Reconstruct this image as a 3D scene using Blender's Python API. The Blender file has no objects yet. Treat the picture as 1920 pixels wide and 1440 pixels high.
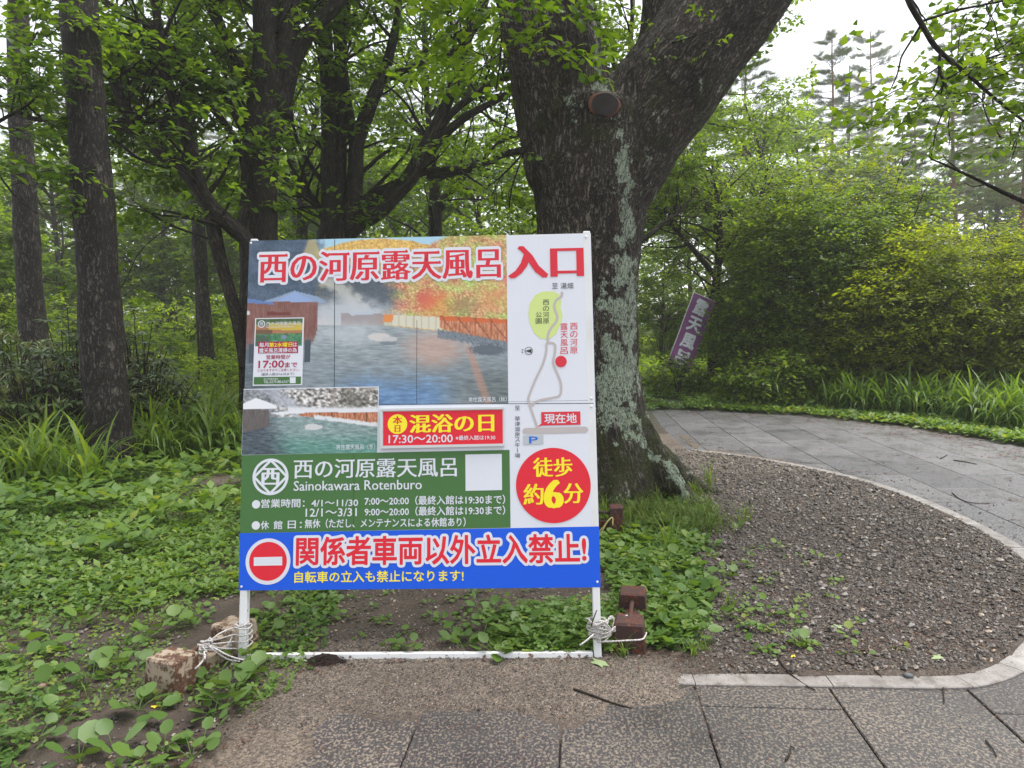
import bpy, math, time
import numpy as np
from mathutils import Vector, Matrix

SC = bpy.context.scene
COL = SC.collection
rng = np.random.default_rng(11)

# ------------------------------------------------------------------ camera
FPX = 1331.0                      # focal length in pixels of the 1920 px wide frame
PITCH, ROLL, CAMH = 0.07477, 0.01946, 1.6
_c, _s, _cr, _sr = math.cos(PITCH), math.sin(PITCH), math.cos(ROLL), math.sin(ROLL)
_R = np.array([1., 0, 0]); _F = np.array([0, _c, -_s]); _U = np.array([0, _s, _c])
CR = _cr*_R - _sr*_U; CU = _sr*_R + _cr*_U; CF = _F
CAM = np.array([0, 0, CAMH])
cam_data = bpy.data.cameras.new('camera')
cam_data.sensor_width = 36.0; cam_data.lens = FPX/1920*36
cam_data.clip_start = 0.05; cam_data.clip_end = 600
cam = bpy.data.objects.new('camera', cam_data); COL.objects.link(cam)
cam.matrix_world = Matrix([[CR[0], CU[0], -CF[0], 0], [CR[1], CU[1], -CF[1], 0], [CR[2], CU[2], -CF[2], CAMH], [0, 0, 0, 1]])
SC.camera = cam

# ------------------------------------------------------------------ light
SUN_EL, SUN_AZ = math.radians(70), math.radians(55)      # azimuth clockwise from +Y
world = bpy.data.worlds.new('World'); SC.world = world; world.use_nodes = True
wn = world.node_tree; wn.nodes.clear()
sky = wn.nodes.new('ShaderNodeTexSky'); sky.sky_type = 'NISHITA'; sky.sun_disc = False
sky.sun_elevation = SUN_EL; sky.sun_rotation = SUN_AZ
sky.air_density = 1.0; sky.dust_density = 1.5; sky.ozone_density = 1.0
hs = wn.nodes.new('ShaderNodeHueSaturation'); hs.inputs['Saturation'].default_value = 0.22
wb = wn.nodes.new('ShaderNodeBackground'); wb.inputs['Strength'].default_value = 0.085
wo = wn.nodes.new('ShaderNodeOutputWorld')
wn.links.new(sky.outputs[0], hs.inputs['Color']); wn.links.new(hs.outputs[0], wb.inputs[0]); wn.links.new(wb.outputs[0], wo.inputs[0])
sun_d = bpy.data.lights.new('sun', 'SUN'); sun_d.energy = 1.5; sun_d.angle = math.radians(50); sun_d.color = (1, 0.96, 0.9)
sun = bpy.data.objects.new('sun', sun_d); COL.objects.link(sun)
_sd = Vector((math.sin(SUN_AZ)*math.cos(SUN_EL), math.cos(SUN_AZ)*math.cos(SUN_EL), math.sin(SUN_EL)))
sun.rotation_euler = _sd.to_track_quat('Z', 'Y').to_euler()
SC.view_settings.view_transform = 'Standard'; SC.view_settings.look = 'None'
SC.view_settings.gamma = 1; SC.view_settings.use_curve_mapping = False
SC.view_settings.exposure = 1.95
HAZE = 0.0014
try:
    SC.cycles.use_denoising = True
    SC.cycles.max_bounces = 8; SC.cycles.diffuse_bounces = 4; SC.cycles.transmission_bounces = 6
    SC.cycles.volume_bounces = 1
except Exception: pass

# ------------------------------------------------------------------ pixel helpers
def ray(px, py): return CR*(px-960)/FPX + CU*(720-py)/FPX + CF
def at(px, py, d): return CAM + ray(px, py)*d            # point at camera depth d
def gp(px, py, z=0.0):
    d = ray(px, py); return (CAM + d*((z-CAMH)/d[2]))
def srgb(h):
    if isinstance(h, str): h = [int(h[i:i+2], 16)/255 for i in (0, 2, 4)]
    h = np.asarray(h, float)
    return np.where(h <= 0.04045, h/12.92, ((h+0.055)/1.055)**2.4)

# ------------------------------------------------------------------ noise
_perm = rng.permutation(256); _perm = np.concatenate([_perm, _perm, _perm])
_gr = rng.normal(size=(256, 3)); _gr /= np.linalg.norm(_gr, axis=1)[:, None]
def pnoise(P):
    P = np.asarray(P, float); I = np.floor(P).astype(int); f = P-I; I &= 255
    u = f*f*f*(f*(f*6-15)+10); out = np.zeros(len(P))
    for dx in (0, 1):
        wx = u[:, 0] if dx else 1-u[:, 0]
        for dy in (0, 1):
            wy = u[:, 1] if dy else 1-u[:, 1]
            for dz in (0, 1):
                wz = u[:, 2] if dz else 1-u[:, 2]
                g = _gr[_perm[_perm[_perm[(I[:, 0]+dx) & 255]+((I[:, 1]+dy) & 255)]+((I[:, 2]+dz) & 255)]]
                out += wx*wy*wz*((f-np.array([dx, dy, dz]))*g).sum(1)
    return out*1.6
def fbm(P, o=4):
    P = np.asarray(P, float); a = 1; t = 0; s = np.zeros(len(P))
    for i in range(o):
        s += a*pnoise(P*2**i+i*17.3); t += a; a *= .5
    return s/t
def p2(X, Y, z=0.0): return np.stack([X.ravel(), Y.ravel(), np.full(X.size, z)], 1)
def sstep(a, b, x):
    t = np.clip((x-a)/(b-a), 0, 1); return t*t*(3-2*t)

# ------------------------------------------------------------------ objects
def props(o, label=None, cat=None, group=None, kind=None):
    if label: o['label'] = label
    if cat: o['category'] = cat
    if group: o['group'] = group
    if kind: o['kind'] = kind
    return o
def link(name, data, parent=None):
    o = bpy.data.objects.new(name, data); COL.objects.link(o)
    if parent is not None: o.parent = parent
    return o
def empty(name, loc=(0, 0, 0), **k):
    o = link(name, None); o.empty_display_size = 0.1; o.location = loc; return props(o, **k)

class MB:
    """collects tris and quads (numpy) and links them as one mesh"""
    def __init__(s): s.V = []; s.T = []; s.Q = []; s.n = 0; s.A = {}; s.MT = []; s.MQ = []
    def add(s, V, T=None, Q=None, mat=0, **attrs):
        V = np.asarray(V, float).reshape(-1, 3)
        if T is not None and len(T): s.T.append(np.asarray(T, int).reshape(-1, 3)+s.n); s.MT.append(np.full(len(s.T[-1]), mat))
        if Q is not None and len(Q): s.Q.append(np.asarray(Q, int).reshape(-1, 4)+s.n); s.MQ.append(np.full(len(s.Q[-1]), mat))
        s.V.append(V)
        for k in attrs: s.A.setdefault(k, [])
        s.A_last = attrs
        for k in s.A: 
            s.A[k].append((s.n, len(V), attrs.get(k)))
        s.n += len(V); return s
    def mesh(s, name, mats, smooth=True):
        me = bpy.data.meshes.new(name); V = np.concatenate(s.V)
        T = np.concatenate(s.T) if s.T else np.zeros((0, 3), int); Q = np.concatenate(s.Q) if s.Q else np.zeros((0, 4), int)
        me.vertices.add(len(V)); me.vertices.foreach_set('co', V.ravel())
        nl = T.size+Q.size; me.loops.add(nl); me.loops.foreach_set('vertex_index', np.concatenate([T.ravel(), Q.ravel()]).astype(np.int32))
        me.polygons.add(len(T)+len(Q))
        st = np.concatenate([np.arange(len(T))*3, T.size+np.arange(len(Q))*4]).astype(np.int32)
        me.polygons.foreach_set('loop_start', st)
        try: me.polygons.foreach_set('loop_total', np.concatenate([np.full(len(T), 3), np.full(len(Q), 4)]).astype(np.int32))
        except Exception: pass
        mi = np.concatenate(s.MT+s.MQ) if (s.MT or s.MQ) else np.zeros(0)
        me.polygons.foreach_set('material_index', mi.astype(np.int32))
        me.polygons.foreach_set('use_smooth', np.full(len(T)+len(Q), smooth))
        for k, L in s.A.items():
            dim = 1
            for _, _, v in L:
                if v is not None and np.ndim(v) == 2: dim = 3
            arr = np.zeros((len(V), dim))
            for a, n, v in L:
                if v is not None: arr[a:a+n] = np.asarray(v, float).reshape(-1, dim) if np.ndim(v) else v
            at_ = me.attributes.new(k, 'FLOAT' if dim == 1 else 'FLOAT_VECTOR', 'POINT')
            at_.data.foreach_set('value' if dim == 1 else 'vector', arr.ravel())
        for m in (mats if isinstance(mats, (list, tuple)) else [mats]): me.materials.append(m)
        me.update(calc_edges=True); me.validate(); return me
    def obj(s, name, mats, parent=None, smooth=True): return link(name, s.mesh(name, mats, smooth), parent)

BOXQ = [[0, 3, 2, 1], [4, 5, 6, 7], [0, 1, 5, 4], [1, 2, 6, 5], [2, 3, 7, 6], [3, 0, 4, 7]]
def box_v(c, h, ax=None):
    c = np.asarray(c, float); h = np.asarray(h, float)
    q = np.array([[-1, -1, -1], [1, -1, -1], [1, 1, -1], [-1, 1, -1], [-1, -1, 1], [1, -1, 1], [1, 1, 1], [-1, 1, 1]])*h
    if ax is not None: q = q@np.asarray(ax, float)
    return q+c
def bevel_box(hx, hy, hz, b):
    """box with chamfered edges: 24 verts"""
    V = []; 
    for sx in (-1, 1):
        for sy in (-1, 1):
            for sz in (-1, 1):
                V += [(sx*hx, sy*(hy-b), sz*(hz-b)), (sx*(hx-b), sy*hy, sz*(hz-b)), (sx*(hx-b), sy*(hy-b), sz*hz)]
    V = np.array(V)
    def i(sx, sy, sz, k): return ((sx > 0)*4+(sy > 0)*2+(sz > 0))*3+k
    Q = []; T = []
    for s in (-1, 1):
        Q.append([i(s, -1, -1, 0), i(s, 1, -1, 0), i(s, 1, 1, 0), i(s, -1, 1, 0)][::s])
        Q.append([i(-1, s, -1, 1), i(-1, s, 1, 1), i(1, s, 1, 1), i(1, s, -1, 1)][::s])
        Q.append([i(-1, -1, s, 2), i(1, -1, s, 2), i(1, 1, s, 2), i(-1, 1, s, 2)][::s])
    for a in (-1, 1):
        for b_ in (-1, 1):
            Q.append([i(a, b_, -1, 0), i(a, b_, -1, 1), i(a, b_, 1, 1), i(a, b_, 1, 0)][::(1 if a*b_ > 0 else -1)])
            Q.append([i(a, -1, b_, 0), i(a, 1, b_, 0), i(a, 1, b_, 2), i(a, -1, b_, 2)][::(1 if a*b_ > 0 else -1)])
            Q.append([i(-1, a, b_, 1), i(-1, a, b_, 2), i(1, a, b_, 2), i(1, a, b_, 1)][::(-1 if a*b_ > 0 else 1)][::-1])
            for c in (-1, 1):
                T.append([i(a, b_, c, 0), i(a, b_, c, 1), i(a, b_, c, 2)][::(1 if a*b_*c > 0 else -1)])
    return V, T, Q

def smooth_path(P, R, step=0.12):
    """Catmull-Rom resample of points P with radii R"""
    P = np.asarray(P, float); R = np.asarray(R, float)
    if len(P) == 2: 
        n = max(2, int(np.linalg.norm(P[1]-P[0])/step)+1); t = np.linspace(0, 1, n)
        return P[0]+(P[1]-P[0])*t[:, None], R[0]+(R[1]-R[0])*t
    Pe = np.vstack([2*P[0]-P[1], P, 2*P[-1]-P[-2]]); out = []; ro = []
    for i in range(len(P)-1):
        a, b, c, d = Pe[i:i+4]; n = max(2, int(np.linalg.norm(c-b)/step)); t = np.linspace(0, 1, n, endpoint=False)[:, None]
        out.append(.5*((2*b)+(-a+c)*t+(2*a-5*b+4*c-d)*t**2+(-a+3*b-3*c+d)*t**3)); ro.append(R[i]+(R[i+1]-R[i])*t[:, 0])
    out.append(P[-1:]); ro.append(R[-1:])
    return np.concatenate(out), np.concatenate(ro)
def tube(P, R, sides=10, cap=True, disp=None, ref=None):
    """returns V,T,Q,bk (bark coordinates) of a swept tube"""
    P = np.asarray(P, float); R = np.broadcast_to(np.asarray(R, float), (len(P),)); n = len(P)
    D = np.gradient(P, axis=0); D /= np.linalg.norm(D, axis=1)[:, None]+1e-9
    ref = np.array([0.31, 0.9, 0.28]) if ref is None else np.asarray(ref, float)
    if abs(D[0]@ref)/np.linalg.norm(ref) > .93: ref = np.array([1., 0.1, 0])
    X = np.zeros_like(D); x = ref-D[0]*(ref@D[0]); x /= np.linalg.norm(x)
    for i in range(n):
        x = x-D[i]*(x@D[i]); x /= np.linalg.norm(x)+1e-9; X[i] = x
    Yv = np.cross(D, X); a = np.linspace(0, 2*np.pi, sides, endpoint=False)
    S = np.concatenate([[0], np.cumsum(np.linalg.norm(np.diff(P, axis=0), axis=1))])
    ca, sa = np.cos(a), np.sin(a); RR = np.repeat(R[:, None], sides, 1)
    Rm = float(np.mean(R)); bk = np.stack([np.broadcast_to(ca*Rm, (n, sides)), np.broadcast_to(sa*Rm, (n, sides)), np.repeat(S[:, None], sides, 1)], -1)
    if disp is not None: RR = RR+disp(bk.reshape(-1, 3)).reshape(n, sides)
    V = P[:, None]+RR[..., None]*(ca[None, :, None]*X[:, None]+sa[None, :, None]*Yv[:, None])
    i = np.arange(n-1)[:, None]*sides; j = np.arange(sides)[None]; k = (j+1) % sides
    Q = np.stack([i+j, i+k, i+sides+k, i+sides+j], -1).reshape(-1, 4)
    V = V.reshape(-1, 3); bk = bk.reshape(-1, 3); T = []
    if cap:
        m = len(V); V = np.vstack([V, P[0], P[-1]]); bk = np.vstack([bk, [0, 0, 0], [0, 0, S[-1]]])
        for q in range(sides):
            T.append([m, (q+1) % sides, q]); T.append([m+1, (n-1)*sides+q, (n-1)*sides+(q+1) % sides])
    return V, T, Q, bk

# ------------------------------------------------------------------ materials
class NT:
    def __init__(s, name):
        s.m = bpy.data.materials.new(name); s.m.use_nodes = True; s.t = s.m.node_tree; s.t.nodes.clear()
        s.out = s.t.nodes.new('ShaderNodeOutputMaterial')
    def n(s, typ, inp=None, **kw):
        nd = s.t.nodes.new('ShaderNode'+typ)
        for k, v in kw.items(): setattr(nd, k, v)
        for k, v in (inp or {}).items(): s.set(nd.inputs[k], v)
        return nd
    def set(s, sock, v):
        if isinstance(v, bpy.types.NodeSocket): s.t.links.new(v, sock)
        elif isinstance(v, bpy.types.Node): s.t.links.new(v.outputs[0], sock)
        else:
            if hasattr(sock.default_value, '__len__') and len(sock.default_value) == 4 and len(v) == 3: v = (*v, 1)
            sock.default_value = v
    def ramp(s, fac, stops, interp='LINEAR'):
        r = s.n('ValToRGB', {0: fac}); cr = r.color_ramp; cr.interpolation = interp
        while len(cr.elements) < len(stops): cr.elements.new(0.5)
        for e, (p, c) in zip(cr.elements, stops): e.position = p; e.color = (*c, 1) if len(c) == 3 else c
        return r.outputs[0]
    def mix(s, fac, a, b, mode='MIX'):
        m = s.n('Mix', data_type='RGBA', blend_type=mode); s.set(m.inputs[0], fac); s.set(m.inputs[6], a); s.set(m.inputs[7], b); return m.outputs[2]
    def math(s, op, a, b=0.0, c=None):
        m = s.n('Math', operation=op); s.set(m.inputs[0], a); s.set(m.inputs[1], b)
        if c is not None: s.set(m.inputs[2], c)
        return m.outputs[0]
    def attr(s, name, out='Fac'): return s.n('Attribute', attribute_name=name).outputs[out]
    def noise(s, vec=None, scale=5, detail=4, rough=.5, out=0, dist=0):
        i = {'Scale': scale, 'Detail': detail, 'Roughness': rough, 'Distortion': dist}
        if vec is not None: i['Vector'] = vec
        return s.n('TexNoise', i).outputs[out]
    def vor(s, vec=None, scale=5, feature='F1', out='Distance', rnd=1):
        i = {'Scale': scale, 'Randomness': rnd}
        if vec is not None: i['Vector'] = vec
        return s.n('TexVoronoi', i, feature=feature).outputs[out]
    def mapv(s, vec, scale=(1, 1, 1), loc=(0, 0, 0)): return s.n('Mapping', {'Vector': vec, 'Scale': scale, 'Location': loc}).outputs[0]
    def bump(s, h, strength=.4, dist=.01): return s.n('Bump', {'Height': h, 'Strength': strength, 'Distance': dist}).outputs[0]
    def pbr(s, col, rough=.6, normal=None, spec=.5, **kw):
        i = {'Base Color': col, 'Roughness': rough, 'Specular IOR Level': spec}; i.update(kw)
        if normal is not None: i['Normal'] = normal
        return s.n('BsdfPrincipled', i)
    def done(s, sh): s.t.links.new(sh.outputs[0], s.out.inputs['Surface']); return s.m

def flat_mat(name, hexcol, rough=.45, spec=.3, grime=.06):
    t = NT(name); c = srgb(hexcol); g = t.noise(t.n('TexCoord').outputs['Object'], 9, 4)
    col = t.mix(t.math('MULTIPLY', g, grime*2), tuple(c), tuple(c*.72))
    return t.done(t.pbr(col, rough, spec=spec))
def leaf_mat(name, stops, trans=.4, rough=.42, spec=.4, tint=(1.25, 1.15, .55)):
    t = NT(name); r = t.attr('rnd'); col = t.ramp(r, stops)
    w = t.noise(t.n('NewGeometry').outputs['Position'], .55, 2)
    col = t.mix(1.0, col, t.ramp(w, [(.3, (.72, .78, .8)), (.7, (1.25, 1.18, 1.0))]), 'MULTIPLY')
    p = t.pbr(col, rough, spec=spec)
    tc = t.mix(1.0, col, tint, 'MULTIPLY')
    tr = t.n('BsdfTranslucent', {'Color': tc})
    ms = t.n('MixShader', {0: trans}); t.t.links.new(p.outputs[0], ms.inputs[1]); t.t.links.new(tr.outputs[0], ms.inputs[2])
    return t.done(ms)
def bark_mat(name, dark, light, sc=1.0, rough_=False, moss=0.0, lichen=False, plates=True, stretch=.22, bump=.7, spec=.25):
    t = NT(name); bk = t.attr('bk', 'Vector'); v = t.mapv(bk, (sc, sc, sc*stretch))
    wv = t.noise(t.mapv(bk, (sc, sc, sc*.6)), 9, 3, out=1); vv = t.n('VectorMath', operation='MULTIPLY_ADD'); t.set(vv.inputs[0], wv); vv.inputs[1].default_value = (.06, .06, .05); t.set(vv.inputs[2], v)
    rd = t.noise(vv.outputs[0], 24 if rough_ else 34, 8 if rough_ else 3, .72 if rough_ else .6); ridge = t.math('MULTIPLY', t.math('ABSOLUTE', t.math('SUBTRACT', rd, .5)), 5.5)
    rd2 = t.noise(t.mapv(bk, (sc, sc, sc*.75)), 55, 4, .7); fine = t.noise(bk, 150*sc, 4, .6)
    h = t.math('ADD', t.math('ADD', t.math('MULTIPLY', ridge, .55 if plates else .2), t.math('MULTIPLY', rd2, .45)), t.math('MULTIPLY', fine, .22))
    col = t.ramp(h, [(.28, tuple(np.array(dark)*.22)), (.50, dark), (.72, tuple(np.array(light)*.62)), (1.0, light)])
    big = t.noise(bk, 3.2, 4); col = t.mix(1.0, col, t.ramp(big, [(.35, (.50, .48, .45)), (.65, (1.35, 1.32, 1.28))]), 'MULTIPLY')
    if moss > 0:
        mn = t.noise(bk, 6, 6, .65); mz = t.attr('moss')
        mf = t.ramp(t.math('ADD', mz, t.math('MULTIPLY', t.math('SUBTRACT', mn, .5), 1.8)), [(.42, (0, 0, 0)), (.75, (moss,)*3)])
        mc = t.ramp(t.noise(bk, 60, 5, .7), [(.35, (.008, .012, .003)), (.55, (.035, .042, .008)), (.75, (.09, .075, .018))])
        col = t.mix(mf, col, mc)
    if lichen:
        gp_ = t.n('NewGeometry').outputs['Position']; ln = t.noise(gp_, 6.5, 8, .70); lz = t.attr('lich')
        lf = t.ramp(t.math('ADD', lz, t.math('MULTIPLY', t.math('SUBTRACT', ln, .5), 3.0)), [(.50, (0, 0, 0)), (.58, (1, 1, 1))])
        lf2 = t.math('MULTIPLY', lf, t.ramp(h, [(.34, (0, 0, 0)), (.46, (1, 1, 1))]))
        sp = t.noise(gp_, 60, 5, .7); sf = t.math('MULTIPLY', t.ramp(sp, [(.60, (0,)*3), (.65, (.8,)*3)]), t.ramp(t.noise(gp_, 4, 4), [(.45, (0,)*3), (.6, (1,)*3)]))
        lf2 = t.math('MAXIMUM', lf2, t.math('MULTIPLY', sf, .8))
        lc = t.ramp(t.noise(gp_, 95, 5, .65), [(.3, (.13, .16, .11)), (.5, (.30, .36, .27)), (.75, (.46, .52, .42))])
        col = t.mix(lf2, col, lc)
    return t.done(t.pbr(col, .72, t.bump(h, bump, .014), spec=spec))
def volume_box():
    t = NT('mist'); vol = t.n('VolumePrincipled', {'Color': (.99, .995, 1.0), 'Density': HAZE, 'Anisotropy': .15}); t.t.links.new(vol.outputs[0], t.out.inputs['Volume'])
    V = box_v((0, 65, 22), (96, 88, 25)); o = MB().add(V, Q=BOXQ).obj('haze', t.m, None, False); props(o, kind='stuff'); return o

# ================================================================== SETTING: ground, pavement
PAVE = np.array([(-1.33, -1.5), (-1.0, 3.19), (0.668, 3.075), (1.115, 3.045), (1.479, 3.02), (1.8, 2.994), (2.02, 3.0), (2.32, 3.134), (2.72, 3.47), (3.13, 3.93), (3.42, 4.40),
                 (3.59, 4.92), (3.66, 5.35), (3.71, 5.85), (3.715, 6.42), (3.64, 7.1), (3.42, 7.75), (3.1, 8.36), (2.75, 8.85), (2.36, 9.2), (2.50, 11.4), (2.78, 13.89),
                 (3.918, 13.325), (5.109, 12.537), (5.974, 11.057), (6.40, 9.627), (6.6, 8.4), (7.1, 6.5), (8.5, 4.5), (11, 1), (11, -1.5)])
KERB_A = PAVE[1:20]                                           # edge against soil and gravel
def poly_inside(P, poly):
    x, y = P[:, 0], P[:, 1]; ins = np.zeros(len(P), bool)
    for (x0, y0), (x1, y1) in zip(poly, np.roll(poly, -1, 0)):
        c = ((y0 > y) != (y1 > y)); xx = (x1-x0)*(y-y0)/((y1-y0) if y1 != y0 else 1e-9)+x0
        ins ^= c & (x < xx)
    return ins
def poly_dist(P, poly, closed=True):
    d = np.full(len(P), 1e9); L = list(zip(poly, np.roll(poly, -1, 0))); L = L if closed else L[:-1]
    for a, b in L:
        ab = b-a; t = np.clip(((P-a)@ab)/(ab@ab), 0, 1); d = np.minimum(d, np.linalg.norm(P-(a+t[:, None]*ab), axis=1))
    return d
def base_h(x, y):
    """height of the land away from the pavement"""
    P = np.stack([x*.5, y*.5, x*0], 1)
    r = np.clip(y-12.5, 0, 60)*.04+np.clip(-x-3.5, 0, 40)*.02*sstep(4, 9, y)
    amp = .02+np.clip(y-9, 0, 30)*.012
    h = .014+r+amp*fbm(P, 3)
    h += .16*np.exp(-(((x-.85)/.95)**2+((y-6.45)/.8)**2))      # the mound round the big tree
    return h
def ground_z(x, y):
    x = np.atleast_1d(np.asarray(x, float)); y = np.atleast_1d(np.asarray(y, float))
    P = np.stack([x, y], 1); d = poly_dist(P, PAVE)*np.where(poly_inside(P, PAVE), -1, 1)
    h = base_h(x, y); near = sstep(0.02, .6, d)
    h = .013*(1-near)+h*near
    fine = .006*fbm(np.stack([x*9, y*9, x*0], 1), 2)*sstep(.05, .2, d)
    return np.where(d > 0, h+fine, 0.0), d
def axis_coords(lo, hi, a, b, step, g=1.07):
    c = list(np.arange(a, b, step)); s = step; v = b
    while v < hi: c.append(v); s = min(s*g, 4.0); v += s
    s = step; v = a-step
    while v > lo: c.insert(0, v); s = min(s*g, 4.0); v -= s
    return np.array(c)
gx = axis_coords(-90, 90, -2.6, 4.0, .040); gy = axis_coords(-12, 150, 2.2, 8.0, .040)
GX, GY = np.meshgrid(gx, gy, indexing='ij'); fx, fy = GX.ravel(), GY.ravel()
gz, gd = ground_z(fx, fy)
# sand washed over the kerb and the first slabs, and a little spill from the gravel
n1 = fbm(np.stack([fx*3.1, fy*5, fx*0+3], 1), 3)
dfront = np.where(gd < 0, -gd, 0)
xm = sstep(-1.3, -.95, fx)*(1-sstep(.35, 1.0, fx))*(fy < 3.6)
S = xm*sstep(-.2, .9, 1.0-dfront/(.33+.12*n1)+.35*n1)
S2 = (fx < 3.3)*(fy > 7.6)*(fy < 10.5)*sstep(0, 1, 1-dfront/(.25+.2*n1)+.5*n1)*.75
Sx = np.maximum(S, S2)
gz = np.where(gd < 0, np.where(Sx > .02, -.012+.030*Sx+.002*n1, -.06), np.where((gd < .085)&(xm < .35), -.03, gz+.004*xm*sstep(.45, 0, gd)))
mixv = fbm(np.stack([fx*.9, fy*.9, fx*0+9], 1), 4)
island = sstep(.75, 1.5, fx-.35*(fy-6)*(fy > 6)+.35*mixv)*(fy < 12)*(fx < 5)
green = sstep(11, 17, fy+fx*.2)*.9+sstep(-3, -7, fx)*.35*sstep(5, 9, fy)
green = np.clip(green, 0, 1)
gmb = MB(); nx, ny = GX.shape
ii = (np.arange(nx-1)[:, None]*ny+np.arange(ny-1)[None]); GQ = np.stack([ii, ii+ny, ii+ny+1, ii+1], -1).reshape(-1, 4)
gmb.add(np.stack([fx, fy, gz], 1), Q=GQ, gravel=island, sand=np.clip(xm*sstep(.35, 0, np.abs(gd)-.0)+S+S2, 0, 1), green=green)
t = NT('ground_soil'); pos = t.n('NewGeometry').outputs['Position']
n_ = t.noise(pos, 5, 6, .6); f_ = t.noise(pos, 170, 4, .6); vo = t.vor(pos, 120, 'F1', 'Color'); ve = t.vor(pos, 120, 'F1', 'Distance')
vg = t.n('RGBToBW', {0: vo}).outputs[0]
soil = t.ramp(t.math('ADD', t.math('MULTIPLY', n_, .6), t.math('MULTIPLY', f_, .4)), [(.3, (.025, .018, .013)), (.5, (.06, .045, .034)), (.7, (.11, .085, .065))])
sand = t.ramp(t.math('ADD', t.math('MULTIPLY', vg, .75), t.math('MULTIPLY', f_, .25)), [(.2, (.055, .045, .037)), (.45, (.13, .105, .083)), (.7, (.22, .175, .135)), (.95, (.36, .29, .22))])
grav = t.ramp(vg, [(.15, (.028, .020, .015)), (.5, (.068, .050, .038)), (.9, (.13, .10, .078))])
grn = t.ramp(t.noise(pos, 3, 6, .7), [(.35, (.025, .05, .012)), (.65, (.06, .11, .025))])
col = t.mix(t.attr('gravel'), soil, grav); col = t.mix(t.attr('sand'), col, sand); col = t.mix(t.attr('green'), col, grn)
col = t.mix(t.ramp(t.noise(pos, 1.3, 4), [(.4, (.0,)*3), (.7, (.45,)*3)]), col, (.05, .036, .028))
hgt = t.math('SUBTRACT', t.math('MULTIPLY', f_, .6), ve)
ground_mat = t.done(t.pbr(col, t.ramp(n_, [(.35, (.45,)*3), (.6, (.8,)*3)]), t.bump(hgt, .8, .006), spec=.35))
ground = gmb.obj('ground', ground_mat); props(ground, kind='structure')
_gfast = None
def gh(x, y):
    """ground height, 0 on the pavement (bilinear look-up of the sheet just built)"""
    global _gfast
    if _gfast is None: _gfast = np.where(gz.reshape(nx, ny) < -.029, 0, gz.reshape(nx, ny))
    x = np.atleast_1d(np.asarray(x, float)); y = np.atleast_1d(np.asarray(y, float))
    i = np.clip(np.searchsorted(gx, x)-1, 0, nx-2); j = np.clip(np.searchsorted(gy, y)-1, 0, ny-2)
    u = np.clip((x-gx[i])/(gx[i+1]-gx[i]), 0, 1); v = np.clip((y-gy[j])/(gy[j+1]-gy[j]), 0, 1); G = _gfast
    return G[i, j]*(1-u)*(1-v)+G[i+1, j]*u*(1-v)+G[i, j+1]*(1-u)*v+G[i+1, j+1]*u*v

# --- paving
t = NT('stone_slab'); pos = t.n('NewGeometry').outputs['Position']
pm = t.mapv(pos, (1, .8, 1)); a_ = t.noise(pm, 88, 2.5, .55, dist=.2); b_ = t.noise(pos, 300, 3)
big = t.noise(pos, 1.1, 4, .6)
slabd = t.noise(t.n('ObjectInfo').outputs['Location'], 3.7, 0)
spot = t.math('ADD', a_, t.math('MULTIPLY', t.math('SUBTRACT', big, .5), .16))
col = t.ramp(spot, [(.47, (.040, .037, .039)), (.52, (.07, .062, .056)), (.56, (.15, .125, .10)), (.68, (.23, .19, .15))])
col = t.mix(t.ramp(b_, [(.35, (0,)*3), (.7, (.35,)*3)]), col, (.04, .035, .033))
farness = t.n('MapRange', {'Value': t.n('SeparateXYZ', {0: pos}).outputs[1], 'From Min': 3.2, 'From Max': 5.5}).outputs[0]
sheen_grey = t.ramp(t.math('ADD', t.math('MULTIPLY', a_, .55), t.math('MULTIPLY', b_, .45)), [(.38, (.025, .025, .028)), (.49, (.085, .083, .09)), (.60, (.22, .22, .235))])
col = t.mix(farness, col, sheen_grey)  # bluish sky sheen of the wet far slabs painted into their colour
col = t.mix(.5, col, t.ramp(t.math('ADD', slabd, t.math('MULTIPLY', big, .6)), [(.5, (.45, .45, .47)), (1.0, (1.35, 1.3, 1.25))]), 'MULTIPLY')
st_ = t.noise(pos, 3.4, 7, .7); col = t.mix(t.ramp(st_, [(.54, (0,)*3), (.68, (.6,)*3)]), col, (.05, .042, .036))
rg = t.ramp(t.noise(pos, 2.3, 6, .65), [(.35, (.30,)*3), (.6, (.66,)*3)])
slab_mat = t.done(t.pbr(col, rg, t.bump(t.math('ADD', a_, t.math('MULTIPLY', b_, .3)), .35, .006), spec=.5))
t = NT('concrete_kerb'); pos = t.n('NewGeometry').outputs['Position']; k = t.noise(pos, 6, 6, .65); k2 = t.noise(pos, 130, 3)
col = t.ramp(t.math('ADD', t.math('MULTIPLY', k, .7), t.math('MULTIPLY', k2, .3)), [(.3, (.15, .135, .12)), (.5, (.27, .25, .235)), (.7, (.38, .36, .345))])
dots = t.vor(pos, 38, 'F1'); col = t.mix(t.ramp(dots, [(.10, (.8,)*3), (.16, (0,)*3)]), col, (.06, .05, .045))
oi = t.n('ObjectInfo').outputs['Location']; col = t.mix(1.0, col, t.ramp(t.noise(oi, 5, 0), [(.35, (.72, .7, .68)), (.65, (1.1, 1.1, 1.12))]), 'MULTIPLY')
gr_ = t.noise(pos, 11, 7, .72); col = t.mix(t.ramp(gr_, [(.50, (0,)*3), (.64, (.75,)*3)]), col, (.085, .068, .052))
kerb_mat = t.done(t.pbr(col, .5, t.bump(k2, .2, .003)))
t = NT('joint_bed'); bed_mat = t.done(t.pbr(t.ramp(t.noise(t.n('NewGeometry').outputs['Position'], 60, 4), [(.4, (.018, .014, .011)), (.7, (.05, .04, .032))]), .9))
V = np.array([[*p, -.022] for p in PAVE]); me = bpy.data.meshes.new('pavement')
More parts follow.
